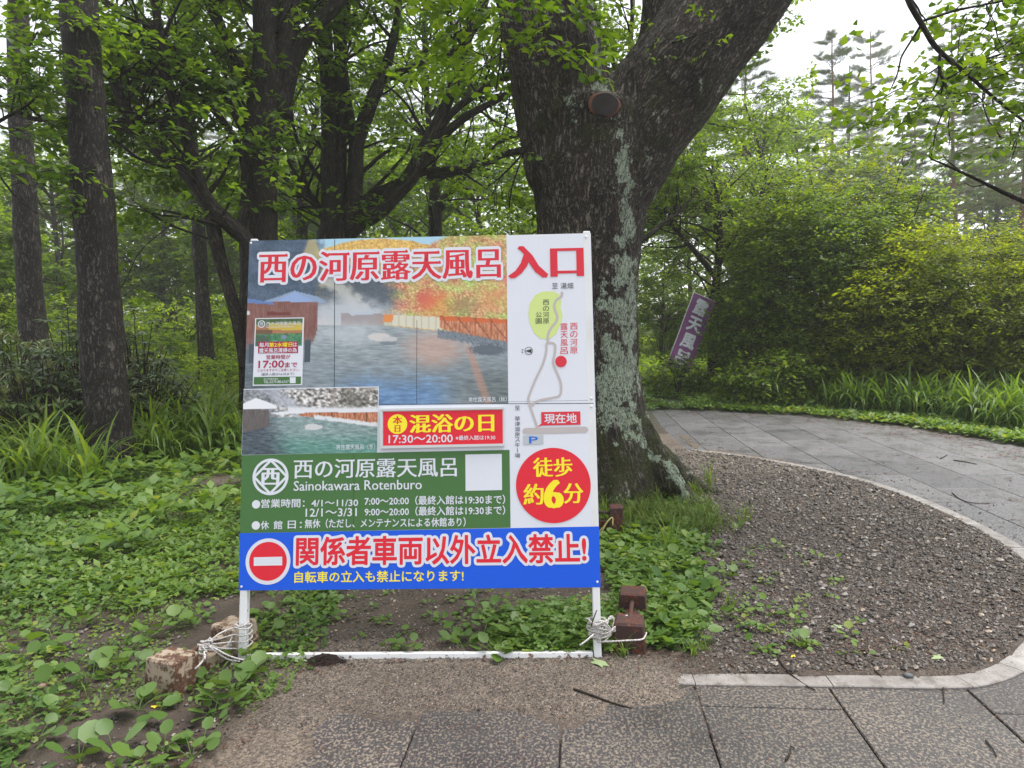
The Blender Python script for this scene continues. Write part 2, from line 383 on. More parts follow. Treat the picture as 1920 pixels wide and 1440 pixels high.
bed_poly = np.vstack([PAVE]); me.from_pydata([tuple(v) for v in V], [], [list(range(len(V)))[::-1]]); me.materials.append(bed_mat)
import bmesh
bmm = bmesh.new(); bmm.from_mesh(me); bmesh.ops.triangulate(bmm, faces=bmm.faces[:]); bmm.to_mesh(me); bmm.free()
pavement = link('pavement', me); props(pavement, kind='structure')
ta = math.atan(.09); ex = np.array([math.cos(ta), -math.sin(ta)]); ey = np.array([math.sin(ta), math.cos(ta)])
ta2 = math.atan(.07)
SW, SL, GAP = .588, 1.2, .007
Vb, Tb, Qb = bevel_box(SW/2-GAP/2, SL/2-GAP/2, .015, .004)
slab_meshes = []
for q in range(4):
    m_ = MB().add(Vb, Tb, Qb).mesh('paving_slab', slab_mat, False); slab_meshes.append(m_)
o0 = gp(1050, 1400)[:2]
for ix in range(-5, 16):
    for iy in range(-4, 13):
        c = o0+ex*(SW*(ix+.5))+ey*(SL*(iy+(.5 if ix % 2 else 0)+.28))
        q = np.array([c+ex*sx*SW*.5+ey*sy*SL*.5 for sx in (-1, 0, 1) for sy in (-1, -.5, 0, .5, 1)])
        ins = poly_inside(q, PAVE)
        if not ins.any(): continue
        if ins.sum() < 3 and c[0] > 6.4: continue
        if c[1] < -1.2: continue
        if ex@(c-np.array([-1.33, -1.5])) < SW*.3 and c[1] < 3: continue
        if c[0]-(-1.33+(c[1]+1.5)*.07) < SW*.42: continue
        o = link('paving_slab', slab_meshes[rng.integers(4)], pavement)
        o.location = (c[0], c[1], -.0155+rng.uniform(-.0012, .0012)); o.rotation_euler = (rng.normal(0, .001), rng.normal(0, .001), -ta)
# kerb stones follow the edge of the pavement
def offset_line(L, d):
    T = np.gradient(L, axis=0); T /= np.linalg.norm(T, axis=1)[:, None]; return L+np.stack([-T[:, 1], T[:, 0]], 1)*d
kp, _ = smooth_path(np.c_[KERB_A, np.zeros(len(KERB_A))], np.ones(len(KERB_A)), .06); kp = kp[:, :2]
kl = offset_line(kp, .105); S_ = np.concatenate([[0], np.cumsum(np.linalg.norm(np.diff(kp, axis=0), axis=1))])
s0 = 0.0; lens = [.6]*3
while s0 < S_[-1]-.2:
    curved = 2.4 < s0 < 4.2
    L_ = .34 if curved else .6; s1 = min(s0+L_, S_[-1])
    tt = np.linspace(s0+.002, s1-.002, 5)
    A = np.stack([np.interp(tt, S_, kp[:, 0]), np.interp(tt, S_, kp[:, 1])], 1); B = np.stack([np.interp(tt, S_, kl[:, 0]), np.interp(tt, S_, kl[:, 1])], 1)
    c = (A.mean(0)+B.mean(0))/2; zt = .009+rng.uniform(-.001, .001); b = .004; V = []; Q = []
    for a_, b_ in zip(A, B):
        u = (b_-a_)/np.linalg.norm(b_-a_)
        for p, z in ((a_, -.03), (a_, zt-b), (a_+u*b, zt), (b_-u*b, zt), (b_, zt-b), (b_, -.03)): V.append([p[0]-c[0], p[1]-c[1], z])
    for i in range(4):
        for k in range(5): Q.append([i*6+k, i*6+k+1, (i+1)*6+k+1, (i+1)*6+k])
    Q += [[0, 1, 4, 5], [1, 2, 3, 4], [24, 29, 28, 25], [25, 28, 27, 26]]
    o = MB().add(V, Q=Q).obj('kerb_stone', kerb_mat, pavement, False); o.location = (c[0], c[1], 0)
    s0 = s1
# flush concrete edging along the left side of the slabs
L0, L1 = PAVE[0], PAVE[1]; dv = (L1-L0)/np.linalg.norm(L1-L0); nv = np.array([-dv[1], dv[0]]); Ltot = np.linalg.norm(L1-L0)
for i in range(int(Ltot/.6)):
    c = L1-dv*(.3+.6*i)+nv*.06
    o = link('kerb_stone', MB().add(*bevel_box(.058, .297, .02, .003)).mesh('kerb_stone', kerb_mat, False), pavement)
    o.location = (c[0], c[1], -.014); o.rotation_euler = (0, 0, -math.atan2(dv[0], dv[1]))
# narrow asphalt path further back
t = NT('asphalt'); pos = t.n('NewGeometry').outputs['Position']
asph = t.done(t.pbr(t.ramp(t.noise(pos, 90, 4), [(.3, (.05, .05, .055)), (.7, (.14, .14, .15))]), .45))
def strip(name, pts, w, zoff=.01):
    P, _ = smooth_path(np.c_[np.array(pts), np.zeros(len(pts))], np.ones(len(pts)), .3)
    A, B = offset_line(P[:, :2], w/2), offset_line(P[:, :2], -w/2); n = len(A)
    V = np.concatenate([np.c_[A, gh(A[:, 0], A[:, 1])+zoff], np.c_[B, gh(B[:, 0], B[:, 1])+zoff]]); Q = [[i, i+n, i+n+1, i+1] for i in range(n-1)]
    o = MB().add(V, Q=Q).obj(name, asph); return props(o, kind='structure')
strip('footpath', [(1.0, 17.8), (3.2, 17.1), (4.3, 16.2), (5.6, 14.9)], .75, .03)
strip('woodland_path', [(2.0, 27.5), (5.5, 28.5), (7.5, 29.2), (12, 29), (20, 27)], 2.2, .05)

# ================================================================== SIGN
S_YAW, S_LEAN = -0.02963626, 0.19263083
S_O = np.array([-1.37632835, 3.37077293, 0.0]); S_W, S_HB, S_HT = 1.78884466, 0.34880363, 2.13673171
sA = np.array([math.cos(S_YAW), math.sin(S_YAW), 0]); sN0 = np.array([-math.sin(S_YAW), math.cos(S_YAW), 0])
sU = np.array([0, 0, 1])*math.cos(S_LEAN)+sN0*math.sin(S_LEAN); sNn = np.cross(sA, sU)      # points to the viewer
if sNn[1] > 0: sNn = -sNn
S_BASIS = Matrix([[sA[0], sU[0], sNn[0], S_O[0]], [sA[1], sU[1], sNn[1], S_O[1]], [sA[2], sU[2], sNn[2], S_O[2]], [0, 0, 0, 1]])
def uv(px, py):
    """pixel -> coordinates (metres) on the face of the board"""
    px = np.atleast_1d(np.asarray(px, float)); py = np.atleast_1d(np.asarray(py, float))
    D = CR[None]*((px-960)/FPX)[:, None]+CU[None]*((720-py)/FPX)[:, None]+CF[None]
    t = ((S_O-CAM)@sNn)/(D@sNn); P = CAM+D*t[:, None]-S_O
    r = np.stack([P@sA, P@sU], 1); return r[0] if len(r) == 1 else r
sign = empty('sign_board', label='tall printed wooden sign board in white steel frame, with red entrance lettering and bath photos', cat='sign')
sign.matrix_world = S_BASIS
def board_poly(name, pts2, mat, z, parent=None):
    """flat printed shape: polygon in board coordinates"""
    bm = bmesh.new(); vs = [bm.verts.new((p[0], p[1], z)) for p in pts2]; f = bm.faces.new(vs); bmesh.ops.triangulate(bm, faces=[f])
    me = bpy.data.meshes.new(name); bm.to_mesh(me); bm.free(); me.materials.append(mat); return link(name, me, parent or sign)
def rect_px(name, x0, y0, x1, y1, mat, z, parent=None, th=0):
    a, b = uv(x0, y0), uv(x1, y1); return board_poly(name, [(a[0], b[1]), (b[0], b[1]), (b[0], a[1]), (a[0], a[1])], mat, z, parent)
def quad_px(name, pts, mat, z, parent=None): return board_poly(name, [uv(*p) for p in pts], mat, z, parent)
def circ_px(name, cx, cy, r, mat, z, parent=None, n=48, r_in=None):
    c = uv(cx, cy); rr = (uv(cx+r, cy)-uv(cx-r, cy))[0]/2; a = np.linspace(0, 2*np.pi, n, endpoint=False)
    if r_in is None: return board_poly(name, np.stack([c[0]+rr*np.cos(a), c[1]+rr*np.sin(a)], 1), mat, z, parent)
    ri = rr*r_in/r; V = [(c[0]+q*np.cos(x), c[1]+q*np.sin(x), z) for q in (rr, ri) for x in a]
    return MB().add(V, Q=[[i, (i+1) % n, n+(i+1) % n, n+i] for i in range(n)]).obj(name, mat, parent or sign, False)
def line_px(name, pts, wpx, mat, z, parent=None):
    P = uv([p[0] for p in pts], [p[1] for p in pts]); P, _ = smooth_path(np.c_[P, np.zeros(len(P))], np.ones(len(P)), .01); P = P[:, :2]
    w = wpx*(S_W/655)/2; A, B = offset_line(P, w), offset_line(P, -w); n = len(P); V = np.r_[np.c_[A, np.full(n, z)], np.c_[B, np.full(n, z)]]
    mb = MB().add(V, Q=[[i, i+1, i+1+n, i+n] for i in range(n-1)])
    for k, c in enumerate((P[0], P[-1])):
        a = np.linspace(0, 2*np.pi, 12, endpoint=False); v = [(c[0], c[1], z+5e-5*(k+1))]+[(c[0]+w*np.cos(x), c[1]+w*np.sin(x), z+5e-5*(k+1)) for x in a]
        mb.add(v, T=[[0, 1+i, 1+(i+1) % 12] for i in range(12)])
    return mb.obj(name, mat, parent or sign, False)
# lettering ----------------------------------------------------------
_gc = {}
def glyphs(s, offset=0.0, res=2):
    k = (s, offset, res)
    if k in _gc: return _gc[k]
    c = bpy.data.curves.new('text', 'FONT'); c.body = s; c.size = 1; c.resolution_u = res; c.offset = offset
    o = bpy.data.objects.new('text', c); COL.objects.link(o); bpy.context.view_layer.update()
    me = o.evaluated_get(bpy.context.evaluated_depsgraph_get()).to_mesh()
    V = np.array([v.co[:2] for v in me.vertices]); T = []
    for p in me.polygons:
        q = list(p.vertices)
        for i in range(1, len(q)-1): T.append([q[0], q[i], q[i+1]])
    o.to_mesh_clear(); bpy.data.objects.remove(o); bpy.data.curves.remove(c)
    T = np.array(T); _gc[k] = (V, T); return _gc[k]
def boundary(V, T):
    A = np.einsum('i,i->i', np.ones(len(T)), .5*((V[T[:, 1], 0]-V[T[:, 0], 0])*(V[T[:, 2], 1]-V[T[:, 0], 1])-(V[T[:, 2], 0]-V[T[:, 0], 0])*(V[T[:, 1], 1]-V[T[:, 0], 1])))
    T = np.where((A < 0)[:, None], T[:, ::-1], T)
    key = np.round(V*1e4).astype(np.int64); _, inv = np.unique(key, axis=0, return_inverse=True); inv = inv.ravel()
    E = {}
    for t3 in T:
        for i in range(3):
            a, b = inv[t3[i]], inv[t3[(i+1) % 3]]
            if (b, a) in E: del E[(b, a)]
            else: E[(a, b)] = (t3[i], t3[(i+1) % 3])
    return np.array(list(E.values()))
def fit(V, x0, y0, x1, y1, ref):
    mn, mx = ref.min(0), ref.max(0); return (V-mn)/(mx-mn)*np.array([x1-x0, y1-y0])+np.array([x0, y0])
def lettering(s, xl, yl, xr, yr, h, mat, z, bold=0.0, serif=0.0, outline=0.0, omat=None, parent=None, res=2, name='lettering'):
    """one printed line: left end (xl,yl) and right end (xr,yr) at mid height in photo pixels, h = glyph height in px"""
    V, T = glyphs(s, 0.0, res); a, b = uv(xl, yl), uv(xr, yr); cy = (a[1]+b[1])/2; hh = h*(S_W/655)/2
    W = fit(V, a[0], cy-hh, b[0], cy+hh, V); em = (hh*2)
    mb = MB(); mb.add(np.c_[W, np.full(len(W), z)], T=T)
    E = boundary(W, T) if (serif or outline or bold) else []
    def caps(r, z0, zs):
        P, Q_ = W[E[:, 0]], W[E[:, 1]]; d = Q_-P; L = np.linalg.norm(d, axis=1)+1e-9; u = d/L[:, None]; v = np.stack([-u[:, 1], u[:, 0]], 1)
        ang = np.radians([90, 126, 162, 198, 234, 270]); ca, sa = np.cos(ang), np.sin(ang)
        C = np.stack([P+r*(u*c+v*s_) for c, s_ in zip(ca, sa)]+[Q_-r*(u*c+v*s_) for c, s_ in zip(ca, sa)], 1); n = len(C); zz = z0+(np.arange(n) % 40+1)*zs
        Tt = np.array([[0, i, i+1] for i in range(1, 11)]); return np.c_[C.reshape(-1, 2), np.repeat(zz, 12)], (Tt[None]+np.arange(n)[:, None, None]*12).reshape(-1, 3)
    if bold: cv, ct = caps(bold*em*.55, z, 6e-6); mb.add(cv, T=ct)
    if serif:
        w = serif*em; P, Q_ = W[E[:, 0]], W[E[:, 1]]; n = len(P); zz = z+(np.arange(n) % 23+1)*8e-6
        d = Q_-P; L = np.linalg.norm(d, axis=1)
        X = np.array([w, 0])
        V4 = np.stack([P-X, P+X, Q_+X, Q_-X], 1); keep = np.abs(d[:, 1]) > .25*L
        V4 = V4[keep]; z4 = np.repeat(zz[keep], 4)
        mb.add(np.c_[V4.reshape(-1, 2), z4], Q=np.arange(len(V4)*4).reshape(-1, 4))
        short = (np.abs(d[:, 0]) < .35*np.abs(d[:, 1])) & (d[:, 1] > 0) & (L < .10*em) & (L > .035*em)
        for p, q in zip(P[short], Q_[short]):          # triangular stroke ends
            s_ = .085*em; y0 = min(p[1], q[1]); tri = [(p[0]-1.5*s_, y0, z+3e-4), (p[0]+.45*s_, y0, z+3e-4), (p[0]-.15*s_, y0+1.35*s_, z+3e-4)]
            mb.add(tri, T=[[0, 1, 2]])
    o = mb.obj(name, mat, parent or sign, False)
    if outline:
        w = outline*S_W/655+(serif*.8+bold*.4)*em; cv, ct = caps(w, z-6e-4, 1e-5)
        ob = MB().add(cv, T=ct); ob.add(np.c_[W, np.full(len(W), z-1.5e-4)], T=T)
        ob.obj('letter_outline', omat, parent or sign, False)
    return o
def vlettering(s, xc, y0, y1, mat, z, wpx, **k):
    n = len(s); step = (y1-y0)/n
    mb = MB()
    for i, ch in enumerate(s):
        if ch == ' ': continue
        V, T = glyphs(ch); a, b = uv(xc-wpx/2, y0+step*(i+.93)), uv(xc+wpx/2, y0+step*(i+.07))
        if ch == 'ー': V = V[:, ::-1]*np.array([1, 1]); m = (a[0]+b[0])/2; a[0], b[0] = m-.0015, m+.0015
        W = fit(V, a[0], a[1], b[0], b[1], V); mb.add(np.c_[W, np.full(len(W), z)], T=T)
    return mb.obj('lettering', mat, k.get('parent') or sign, False)

m_white = flat_mat('white_print', 'dde0e8', .35); m_frame = flat_mat('white_frame_paint', 'cfd1d1', .4, .4, .2)
m_red = flat_mat('red_print', 'd8303f', .35); m_redb = flat_mat('deep_red_print', 'e01f33', .3); m_green = flat_mat('green_print', '45713a', .35)
m_blue = flat_mat('blue_print', '0358dc', .3, .3); m_yel = flat_mat('yellow_print', 'fbe827', .35); m_black = flat_mat('black_print', '3a3a40', .4)
m_map = flat_mat('map_line_grey', 'bdb4b2', .4); m_mapg = flat_mat('map_green', 'cfe08c', .4); m_grey = flat_mat('grey_print', 'b9c0c4', .4)
m_crim = flat_mat('crimson_print', 'a8224a', .35); m_tape = flat_mat('grey_tape', '4a5660', .5); m_seam = flat_mat('dark_seam', '33383c', .7)
m_pblue = flat_mat('parking_blue', '2f6fd0', .4)
HV0, HV1 = S_HB/1.0, S_HT/1.0
# frame: uprights, rails, rear braces
fr = MB()
def bar(name, a, b, hx, hy, mat=None, parent=None):
    a = np.array(a, float); b = np.array(b, float); d = b-a; L = np.linalg.norm(d); d /= L
    x = np.cross([0, 1, 0] if abs(d[1]) < .9 else [1, 0, 0], d); x /= np.linalg.norm(x); y = np.cross(d, x)
    V, T, Q = bevel_box(hx, hy, L/2, .003); V = V@np.array([x, y, d])+(a+b)/2
    return MB().add(V, T, Q).obj(name, mat or m_frame, parent or sign, False)
t = NT('chipped_white_steel'); oc = t.n('TexCoord').outputs['Object']; rn = t.noise(oc, 22, 6, .7); sz = t.n('SeparateXYZ', {0: oc}).outputs[1]
rf = t.math('ADD', rn, t.math('MULTIPLY', t.math('SUBTRACT', .12, sz), .35))
col = t.mix(t.ramp(rf, [(.60, (0,)*3), (.66, (1,)*3)]), tuple(srgb('dfe0e0')), (.16, .06, .035)); col = t.mix(t.ramp(t.noise(oc, 4, 5), [(.5, (0,)*3), (.8, (.35,)*3)]), col, (.42, .38, .34))
m_steel = t.done(t.pbr(col, .4))
bar('upright', (.022, 0, -.022), (.022, S_HT+.012, -.022), .022, .018, m_steel)
bar('upright', (S_W-.022, 0, -.022), (S_W-.022, S_HT+.012, -.022), .022, .018, m_steel)
bar('bottom_rail', (.045, .021, -.022), (S_W-.045, .021, -.022), .018, .021, m_steel)
for v_ in (.42, 1.1, 2.05): bar('cross_rail', (.045, v_, -.024), (S_W-.045, v_, -.024), .016, .018, m_steel)
inv = np.array(S_BASIS.inverted())
def to_s(p): return (inv@np.array([*p, 1]))[:3]
for u_, xx in ((.06, -1.15), (S_W-.06, .44)):
    bar('rear_brace', (u_, 1.95, -.06), to_s((xx, 5.3, .03)), .018, .018, m_steel)
bar('rear_rail', to_s((-1.15, 5.3, .03)), to_s((.44, 5.3, .03)), .018, .018, m_steel)
# backing board: panels butted with seams
sy = uv(700, 757.5)[1]; uL, uM = uv(627.5, 600)[0], uv(781.5, 720)[0]; uB = uv(663, 900)[0]
def panel(u0, u1, v0, v1, mat, name='panel'):
    V, T, Q = bevel_box((u1-u0)/2-.0008, (v1-v0)/2-.0008, .006, .0006); V = V+np.array([(u0+u1)/2, (v0+v1)/2, -.0062])
    return MB().add(V, T, Q).obj(name, mat, sign, False)
for a, b, c, d in ((0, uL, sy, S_HT), (uL, uM, sy, S_HT), (uM, S_W, sy, S_HT), (0, uB, S_HB, sy), (uB, S_W, S_HB, sy)): panel(a, b, c, d, m_white)
# two printed photographs, painted as colour fields
def photo(name, corners, fn, nx_, ny_, z, parent=None):
    """corners TL,TR,BR,BL in px; fn(X,Y)->rgb (srgb 0..1) on photo pixel coordinates"""
    c = np.array([uv(*p) for p in corners]); cp = np.array(corners, float)
    s, q = np.meshgrid(np.linspace(0, 1, nx_), np.linspace(0, 1, ny_), indexing='ij'); s, q = s.ravel()[:, None], q.ravel()[:, None]
    P = (1-q)*((1-s)*c[0]+s*c[1])+q*((1-s)*c[3]+s*c[2]); X = (1-q)*((1-s)*cp[0]+s*cp[1])+q*((1-s)*cp[3]+s*cp[2])
    rgb = srgb(np.clip(fn(X[:, 0], X[:, 1])*.90+.07, 0, 1))
    i = (np.arange(nx_-1)[:, None]*ny_+np.arange(ny_-1)[None]); Q = np.stack([i, i+1, i+ny_+1, i+ny_], -1).reshape(-1, 4)
    return MB().add(np.c_[P, np.full(len(P), z)], Q=Q, print_rgb=rgb).obj(name, m_photo, parent or sign, False)
t = NT('photo_print'); m_photo = t.done(t.pbr(t.attr('print_rgb', 'Color'), .32, spec=.35))
def hx(h): return np.array([int(h[i:i+2], 16)/255 for i in (0, 2, 4)])
def lay(c, m, col): m = np.clip(m, 0, 1)[:, None]; return c*(1-m)+(col if np.ndim(col) == 2 else hx(col)[None] if isinstance(col, str) else col)*m
def nz(X, Y, sx, sy, o=3, k=0): return fbm(np.stack([X/sx, Y/sy, np.full(len(X), k+.37)], 1), o)
def poly_m(X, Y, pts): return poly_inside(np.stack([X, Y], 1), np.array(pts, float)).astype(float)
def autumn(X, Y):
    c = np.tile(hx('a9d4e8'), (len(X), 1)); n = nz(X, Y, 14, 10, 4, 1); nf = nz(X, Y, 3.5, 2.6, 3, 2); nn = nz(X, Y, 30, 22, 3, 3)
    hill = Y-(447+((X-718)/118)**2*22+n*3)
    c = lay(c, sstep(-1, 2, hill), np.clip(hx('dcb05c')+nf[:, None]*np.array([.22, .25, .12])*1.6+n[:, None]*np.array([.05, .12, .05]), 0, 1))
    rt = (X-(835-(Y-445)*1.9)+n*22)
    fol = np.clip(hx('c4a468')+nf[:, None]*np.array([.42, .46, .38])+nn[:, None]*np.array([-.15, .30, 0]), 0, 1)
    c = lay(c, sstep(-4, 8, rt)*(Y < 612), fol)
    c = lay(c, sstep(30, 8, np.hypot((X-800)*.8, Y-562)+nf*14)*.8, 'cf4a4c'); c = lay(c, sstep(40, 10, np.hypot((X-825)*.8, Y-575)+nf*20)*.5, 'e6873f')
    c = lay(c, sstep(36, 10, np.hypot((X-925)*.9, Y-560)+nf*22)*.6, 'd88a5a'); c = lay(c, sstep(28, 10, np.hypot((X-868)*.7, Y-578)+nf*16)*.5, '7f7a4a')
    dk = np.clip(hx('43566b')+nf[:, None]*.14+nn[:, None]*.10, 0, 1)
    c = lay(c, sstep(18, -8, X-(592-(Y-450)*-.10)+n*20+np.where(Y > 520, -60*0, 0))*(Y < 600), dk)
    c = lay(c, sstep(70, 40, np.hypot((X-668)*.72, (Y-557))+n*16), np.clip(hx('505a63')+nf[:, None]*.12, 0, 1))
    c = lay(c, sstep(10, 4, np.abs(X-586)*.9-(Y-452)*.32)*(Y > 450)*(Y < 492)*.85, 'b7a977')
    st = sstep(34, 6, np.abs((X-612)-(Y-520)*1.1+n*22))*sstep(505, 530, Y)*sstep(620, 560, Y)
    c = lay(c, st*.8, 'c9c9bd'); c = lay(c, sstep(80, 30, np.hypot((X-650)*.6, (Y-600)*1.5)+n*18)*.9, 'c6ccd2')
    # far roof and posts, fences
    c = lay(c, poly_m(X, Y, [(640, 590), (700, 587), (722, 592), (722, 612), (640, 616)])*.6, '8b7a78'); c = lay(c, poly_m(X, Y, [(655, 588), (700, 585), (716, 590), (660, 594)]), 'b9c4cf')
    c = lay(c, poly_m(X, Y, [(722, 591), (740, 592), (740, 607), (718, 607)]), 'e08a45')
    c = lay(c, poly_m(X, Y, [(740, 593), (830, 597), (830, 622), (735, 612)]), 'd8d3bd'); c = lay(c, poly_m(X, Y, [(740, 593), (830, 597), (830, 622), (735, 612)])*(np.abs((X % 14)-7) < 1.3)*.5, 'a3997e')
    fen = poly_m(X, Y, [(826, 594), (952, 601), (952, 645), (905, 640), (858, 628), (826, 616)]); c = lay(c, fen, np.clip(hx('c07c58')+nz(X, Y, 1.6, 12, 2, 5)[:, None]*.25, 0, 1))
    c = lay(c, fen*(Y < 603+(X-826)*.05), 'd0622f'); 
    for k in range(5): c = lay(c, fen*(np.abs(X-(834+k*29)) < 1.6), 'a8552f'); c = lay(c, fen*(np.abs((X-(834+k*29))-(Y-603)*.8) < 1.5), '8f5238')
    # water
    w = Y-(612+sstep(700, 840, X)*10+sstep(820, 952, X)*26); wav = nz(X, Y, 22, 2.4, 3, 7)
    wat = hx('929da2')*np.ones((len(X), 3)); wat = lay(wat, sstep(640, 700, Y)*.8, '7c8990'); wat = lay(wat, sstep(690, 740, Y+wav*30)*sstep(600, 680, X)*sstep(880, 800, X)*.7, '4f7fb8')
    wat = lay(wat, sstep(560, 470, X)*.7, '44525c'); wat = lay(wat, sstep(800, 940, X)*sstep(660, 740, Y)*.8, '56605f')
    wat = np.clip(wat+wav[:, None]*.20, 0, 1); wat = lay(wat, sstep(40, 10, np.hypot((X-815)*.5, (Y-655)*.8)+wav*12)*.6, 'd2a088')
    wat = lay(wat, sstep(12, 3, np.abs(X-(878+(Y-650)*.35)))*sstep(640, 660, Y)*.5, 'cf8d72')
    c = lay(c, sstep(-1, 1.5, w), wat); c = lay(c, sstep(42, 6, np.hypot((X-655)*.45, (Y-628)*1.3)+n*14)*.65, 'c6cdd2')
    rk = np.clip(hx('6f7a84')+nf[:, None]*.2, 0, 1); c = lay(c, sstep(6, 2, np.abs(Y-(628+(X-830)*.19))-4+nf*5)*(X > 822), rk); c = lay(c, sstep(12, 8, np.hypot((X-915)*.3, (Y-658))+nf*5)*.9, '525b66')
    # bath house
    wall = poly_m(X, Y, [(457, 567), (597, 567), (597, 618), (590, 640), (560, 700), (457, 760)]); c = lay(c, wall*(X < 600)*sstep(668, 630, Y+(X-500)*.05), np.clip(hx('7d5148')+nz(X, Y, 1.5, 20, 2, 8)[:, None]*.10+nn[:, None]*.05, 0, 1))
    c = lay(c, poly_m(X, Y, [(500, 587), (545, 587), (545, 593), (500, 593)]), '6a2f28'); c = lay(c, poly_m(X, Y, [(457, 560), (512, 569), (514, 573), (457, 570)]), '5b79b0')
    c = lay(c, poly_m(X, Y, [(494, 568), (553, 547), (596, 558), (617, 571), (600, 569), (560, 568)]), '8aa0bf'); c = lay(c, poly_m(X, Y, [(518, 568), (553, 549), (592, 568)]), '8fa9d6')
    c = lay(c, sstep(4.4, 3.4, np.hypot(X-465, Y-589)), 'd5d8d8')
    r = sstep(1, .9, np.hypot((X-712)/22, (Y-634)/8)); r2 = sstep(1, .9, np.hypot((X-732)/15, (Y-638)/5)); c = lay(c, r, 'cfccc8'); c = lay(c, r2, 'c3c3c4'); c = lay(c, (sstep(1, .8, np.hypot((X-730)/17, (Y-646)/4)))*.7, '6b7480')
    return c
def winter(X, Y):
    n = nz(X, Y, 10, 7, 4, 21); nf = nz(X, Y, 6, 4.5, 4, 22); nn = nz(X, Y, 26, 16, 3, 23); wav = nz(X, Y, 12, 2.2, 3, 24)
    c = np.clip(hx('a09c98')+nf[:, None]*1.0+nn[:, None]*.12, 0, 1); c = lay(c, sstep(.0, .25, nn)*(X > 620)*.6, 'a79a92'); c = lay(c, sstep(40, 14, np.hypot((X-665)*.8, Y-752)+nf*26)*.5, '4b4a3c')
    c = lay(c, sstep(540, 500, X)*.6, '6b7480'); c = lay(c, sstep(34, 6, np.abs((X-520)-(Y-740)*1.3+n*16))*.7, 'b4bac8'); c = lay(c, sstep(760, 768, Y)*(Y < 776)*(X > 540), 'e4e6ea')
    fe = poly_m(X, Y, [(565, 774), (709, 773), (709, 798), (640, 788), (560, 780)]); c = lay(c, fe, np.clip(hx('b8714c')+nz(X, Y, 1.5, 9, 2, 25)[:, None]*.3, 0, 1))
    for k in range(6): c = lay(c, fe*(np.abs(X-(600+k*22)) < 1.2), '6e3f2a')
    w = Y-(782+sstep(600, 709, X)*18); wat = hx('7f9796')*np.ones((len(X), 3)); wat = lay(wat, sstep(805, 840, Y)*.85, '4f8a7c'); wat = lay(wat, sstep(545, 480, X-(Y-800)*.4)*.9, '39434f'); wat = np.clip(wat+wav[:, None]*.26, 0, 1)
    c = lay(c, sstep(-1, 1.5, w), wat); c = lay(c, sstep(5, 2, np.abs(Y-(783+(X-600)*.13))+nf*4)*(X > 590), 'dfe3e6')
    c = lay(c, poly_m(X, Y, [(455, 767), (505, 768), (505, 800), (455, 812)]), np.clip(hx('5a5250')+nz(X, Y, 2, 14, 2, 26)[:, None]*.1, 0, 1)); c = lay(c, poly_m(X, Y, [(455, 758), (480, 746), (518, 760), (520, 766), (455, 767)]), 'eef0f4')
    c = lay(c, poly_m(X, Y, [(508, 774), (560, 770), (572, 775), (520, 778)]), 'e8ebf0'); c = lay(c, sstep(1, .9, np.hypot((X-588)/18, (Y-801)/6.5)+nf*.3), 'cfd0cf')
    return c
quad_px('photo_border', [(457, 729.5), (710.5, 724.5), (708, 848.5), (453, 853.5)], m_white, .0012)
photo('autumn_photograph', [(467.8, 451.6), (949.5, 440.6), (953, 757), (457.5, 763)], autumn, 255, 170, .0007)
photo('winter_photograph', [(457, 731), (709, 726), (707, 848.5), (453.6, 853)], winter, 170, 86, .0017)
quad_px('seam', [(627, 449), (628.2, 449), (627.6, 726), (626.4, 726)], m_seam, .0011); quad_px('seam', [(781.3, 600), (782.1, 600), (781.6, 757), (780.8, 757)], m_seam, .0011)
quad_px('green_band', [(453.6, 853.6), (955.4, 843.5), (957.3, 989.4), (449.8, 999.8)], m_green, .0009)
quad_px('blue_band', [(449.8, 999.8), (1123.4, 987), (1126, 1101), (448, 1107)], m_blue, .0013)
quad_px('seam', [(663.2, 845), (663.9, 845), (663.4, 997), (662.6, 997)], m_seam, .0012)
quad_px('seam', [(708, 757.6), (1113, 755.6), (1113, 756.7), (708, 758.6)], m_seam, .0008)
Z = .0022
lettering('西の河原露天風呂', 487.5, 501, 937.6, 494.5, 58, m_red, Z+.0012, serif=.028, outline=4.6, omat=m_white, res=3)
lettering('入口', 956, 491.5, 1090.6, 489.5, 62, m_red, Z, serif=.065, res=3)
lettering('至', 1035, 536.5, 1046, 536.3, 11, m_black, Z); lettering('湯畑', 1051, 536.2, 1074.6, 535.7, 11.5, m_black, Z)
bl = [(1025, 546), (1040, 547), (1050, 553), (1052, 566), (1051, 577), (1055, 592), (1050, 610), (1042, 627), (1030, 636), (1014, 635), (1002, 625), (993, 606), (990.5, 588), (993, 570), (1003, 554), (1013, 548)]
board_poly('map_park', [uv(*p) for p in bl][::-1], m_mapg, .0009)
line_px('map_route', [(1053.5, 549), (1052.5, 556), (1043, 563), (1039, 573), (1041, 583), (1045, 593), (1043, 603), (1034, 614), (1028, 626), (1027, 641)], 4.8, m_map, .0014)
line_px('map_route', [(1041, 655), (1040.5, 647), (1037, 643.5), (1027, 643), (1024.5, 647), (1024, 660), (1018, 682), (1004, 712), (992, 742), (991, 752), (996, 768), (1007, 800)], 4.2, m_map, .0016)
line_px('map_route', [(1041, 652), (1040, 664), (1037, 680), (1043, 696), (1051, 716), (1052, 732), (1049, 742), (1036, 746), (1014, 750), (1004, 754), (998, 760)], 4.2, m_map, .0018)
line_px('map_road', [(986, 808.3), (1097, 805.6)], 11.5, m_map, .0012)
vlettering('西の河原', 1023.8, 561, 608, m_black, Z, 11.3); vlettering('公園', 1010.2, 584, 608, m_black, Z, 11.3)
vlettering('西の河原', 1076, 604.5, 664, m_red, Z, 13.6, bold=.01); vlettering('露天風呂', 1057.7, 605, 665, m_red, Z, 13.6, bold=.01)
